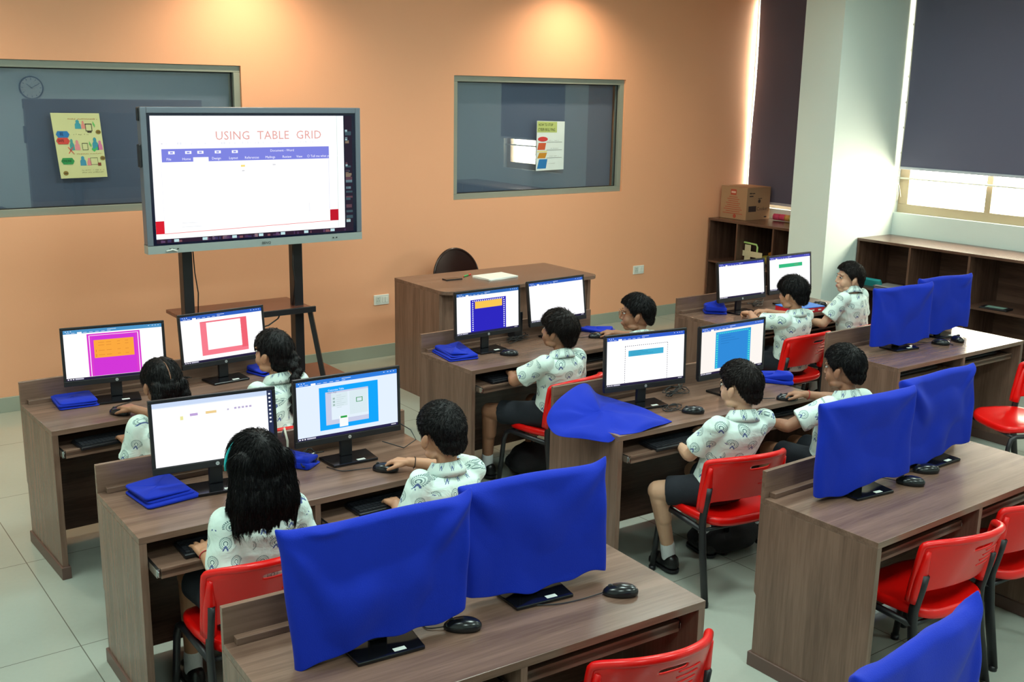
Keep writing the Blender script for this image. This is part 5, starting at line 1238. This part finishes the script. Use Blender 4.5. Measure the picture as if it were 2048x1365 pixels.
# 2 girl with braid
def braid(mb, M, N, rt, fw, up):
    a = M @ Vector((.02, -.10, .0)); b_ = N-fw*.135-rt*.005+Vector((0, 0, -.10)); c = N-fw*.14+Vector((0, 0, -.24))
    pts = [a, a.lerp(b_, .35)-fw*.02, a.lerp(b_, .7)-fw*.015, b_, c]
    for k in range(14):
        t = k/13*(len(pts)-1); i = min(int(t), len(pts)-2); q = pts[i].lerp(pts[i+1], t-i); s = 1 if k % 2 else -1
        mb.ell(q+rt*s*.010, (.032-.0006*k, .024, .025), None, 12, 8)
    mb.ell(c+Vector((0, 0, -.05)), (.03, .02, .055), None, 12, 8)
p = child('person in printed shirt with one long dark braid down the back', (1.13, 4.78, HZ), (1.12, 4.93, 1.015), hyaw=.55, hpitch=.05, byaw=.25, skin=SKIN_A, hair='girl', thick=.012, seed=4, extra=braid, strands=2200, slen=.03,
          handL=((.98, 5.05, .69), (0, 1, -.1), (0, 0, 1)), handR=((1.2, 5.06, .69), (0, 1, -.1), (0, 0, 1)))
# 3 girl with long loose hair
def longhair(mb, M, N, rt, fw, up):
    for x in (-.066, -.044, -.022, 0, .022, .044, .066):
        q = abs(x)/.066
        mb.cap(M @ Vector((x*1.0, -.052-.016*(1-q), .03)), M @ Vector((x*1.28, -.066-.014*(1-q), -.10)), .044, .046, 14)
        mb.cap(M @ Vector((x*1.28, -.066-.014*(1-q), -.10)), M @ Vector((x*1.42, -.070-.012*(1-q), -.185+.012*q)), .046, .026, 14)
    for s in (-1, 1): mb.cap(M @ Vector((.066*s, -.022, -.01)), M @ Vector((.090*s, -.042, -.13)), .020, .024, 12)
p, M3, L3, arms3 = child('person with long loose black hair and a teal hairband in front of the bright monitor', (.345, 3.43, HZ), (.372, 3.40, 1.015), hyaw=.05, hpitch=-.05, hroll=.06, byaw=.0, skin=SKIN_A, hair='girl', thick=.020, seed=6, extra=longhair, strands=6500, slen=.05,
          handL=((.215, 3.52, .672), (.14, 1, .08), (-.1, 0, 1)), curlL=dict(curl=(.05, .3, .25), spread=.22, thumb=(.9, .2)), eL=(-.15, -.6, -1), handR=((.50, 3.58, .69), (0, 1, -.1), (0, 0, 1)))
hb = MB().tube([M3 @ Vector((.101*math.cos(a), .012, .03+.103*math.sin(a)-.018)) - L3 for a in np.linspace(PI*.55, PI*1.05, 18)], .005, 8); hb.obj('hairband', mat('teal_plastic_band', '18b0b4', .3), p, smooth=True)
band_on(p, L3, arms3[0], .93, .0235, THREADR)
# 4 boy at the blue page
p, M_, L_, ar = child('person in printed shirt with short black hair using the blue-page monitor', (1.17, 3.36, HZ), (1.165, 3.40, .995), hyaw=.12, hpitch=-.08, byaw=.08, skin=SKIN_A, hair='boy', thick=.013, seed=8, strands=2400, slen=.016, hs=1.13,
          handR=((1.165, 3.665, .795), (-.75, .85, -.16), (.1, 0, 1)), curlR=grip, eR=(1, -.6, -.2), handL=((1.02, 3.52, .685), (.1, 1, -.1), (0, 0, 1)))
band_on(p, L_, ar[1], .86, .0245, THREAD)
# 5 boy with shaggy hair
p = child('person with shaggy dark hair and untucked printed shirt, elbow on the keyboard tray', (2.78, 4.66, HZ), (2.745, 4.63, .995), hyaw=.50, hpitch=.12, byaw=.10, skin=SKIN_B, hair='shag', haircol='brownblack', thick=.022, seed=10, strands=2400, slen=.035, namp=.006, hs=1.02,
          handL=((2.62, 4.91, .69), (.7, 1, -.1), (0, 0, 1)), eL=(-1, -.1, -.55), handR=((2.9, 4.88, .69), (-.2, 1, -.1), (0, 0, 1)), shirt_len=.04, kneeL=(2.52, 4.99, .455), ankL=(2.56, 5.06, .10), kneeR=(2.86, 5.0, .46))
# 6 boy with glasses
p = child('person with glasses and short black hair, hand on a mouse', (3.50, 4.74, HZ), (3.452, 4.735, 1.00), hyaw=.85, hpitch=.0, byaw=.15, skin=SKIN_B, hair='boy', thick=.016, seed=12, strands=2400, slen=.03, glasses=True, namp=.005,
          handR=((3.60, 5.10, .79), (-.6, 1, -.15), (0, 0, 1)), curlR=grip, eR=(.8, -.6, -.3))
# 7 boy with bare knee
p = child('person with bare knee out beside the red chair, facing the dashed-page monitor', (2.66, 3.265, HZ), (2.70, 3.205, 1.005), hyaw=.18, hpitch=-.05, byaw=-.14, skin=SKIN_C, hair='boy', haircol='brownblack', thick=.014, seed=14, strands=2400, slen=.02, hs=1.07, shoulder=.140,
          handL=((2.62, 3.50, .645), (.6, 1, -.1), (0, 0, 1)), eL=(-1.0, -.9, -1.0), handR=((2.82, 3.49, .69), (0, 1, -.1), (0, 0, 1)), kneeL=(2.45, 3.46, .455), ankL=(2.565, 3.475, .095), kneeR=(2.80, 3.56, .455), ankR=(2.86, 3.50, .09))
# 8 boy with red thread
p, M_, L_, ar = child('person with neat black hair and a red wrist thread, hand on the mouse', (3.43, 3.18, HZ), (3.425, 3.165, 1.0), hyaw=.22, hpitch=-.06, byaw=-.02, skin=SKIN_B, hair='boy', thick=.015, seed=16, strands=2400, slen=.022,
          handR=((3.475, 3.43, .79), (-.65, .95, -.15), (.1, 0, 1)), curlR=grip, eR=(1, -.5, -.2), handL=((3.20, 3.43, .69), (-.2, 1, -.1), (0, 0, 1)), eL=(-1, -.2, -.4))
band_on(p, L_, ar[1], .90, .0238, THREADR)
# 9 boy with both hands over the desk
p = child('person with tousled black hair reaching both hands over the desk beside the pillar', (4.93, 4.70, HZ), (4.90, 4.70, .993), hyaw=.20, hpitch=-.1, byaw=.1, skin=SKIN_A, hair='shag', thick=.018, seed=18, strands=2400, slen=.035, namp=.006, shirt_len=.02,
          handL=((4.845, 5.02, .80), (-.05, 1, -.1), (0, 0, 1)), curlL=dict(curl=(.9, 1.0, .6), spread=.02, thumb=(.5, .6)), handR=((5.04, 5.04, .79), (-.9, .5, -.1), (0, 0, 1)), curlR=grip, eR=(.8, -.3, -.3), eL=(-1, -.3, -.3))
# 10 boy looking left
p = child('person looking left with face in view, in front of the low shelf', (5.68, 4.72, HZ), (5.63, 4.775, 1.025), hyaw=1.02, hpitch=.06, byaw=.15, skin=SKIN_C, hair='boy', haircol='brownblack', thick=.014, seed=20, strands=2400, slen=.02, sz=1.02, ndz=.035,
          handL=((5.45, 4.98, .69), (0, 1, -.1), (0, 0, 1)), eL=(-1, -.4, -1), handR=((5.8, 4.98, .69), (0, 1, -.1), (0, 0, 1)))
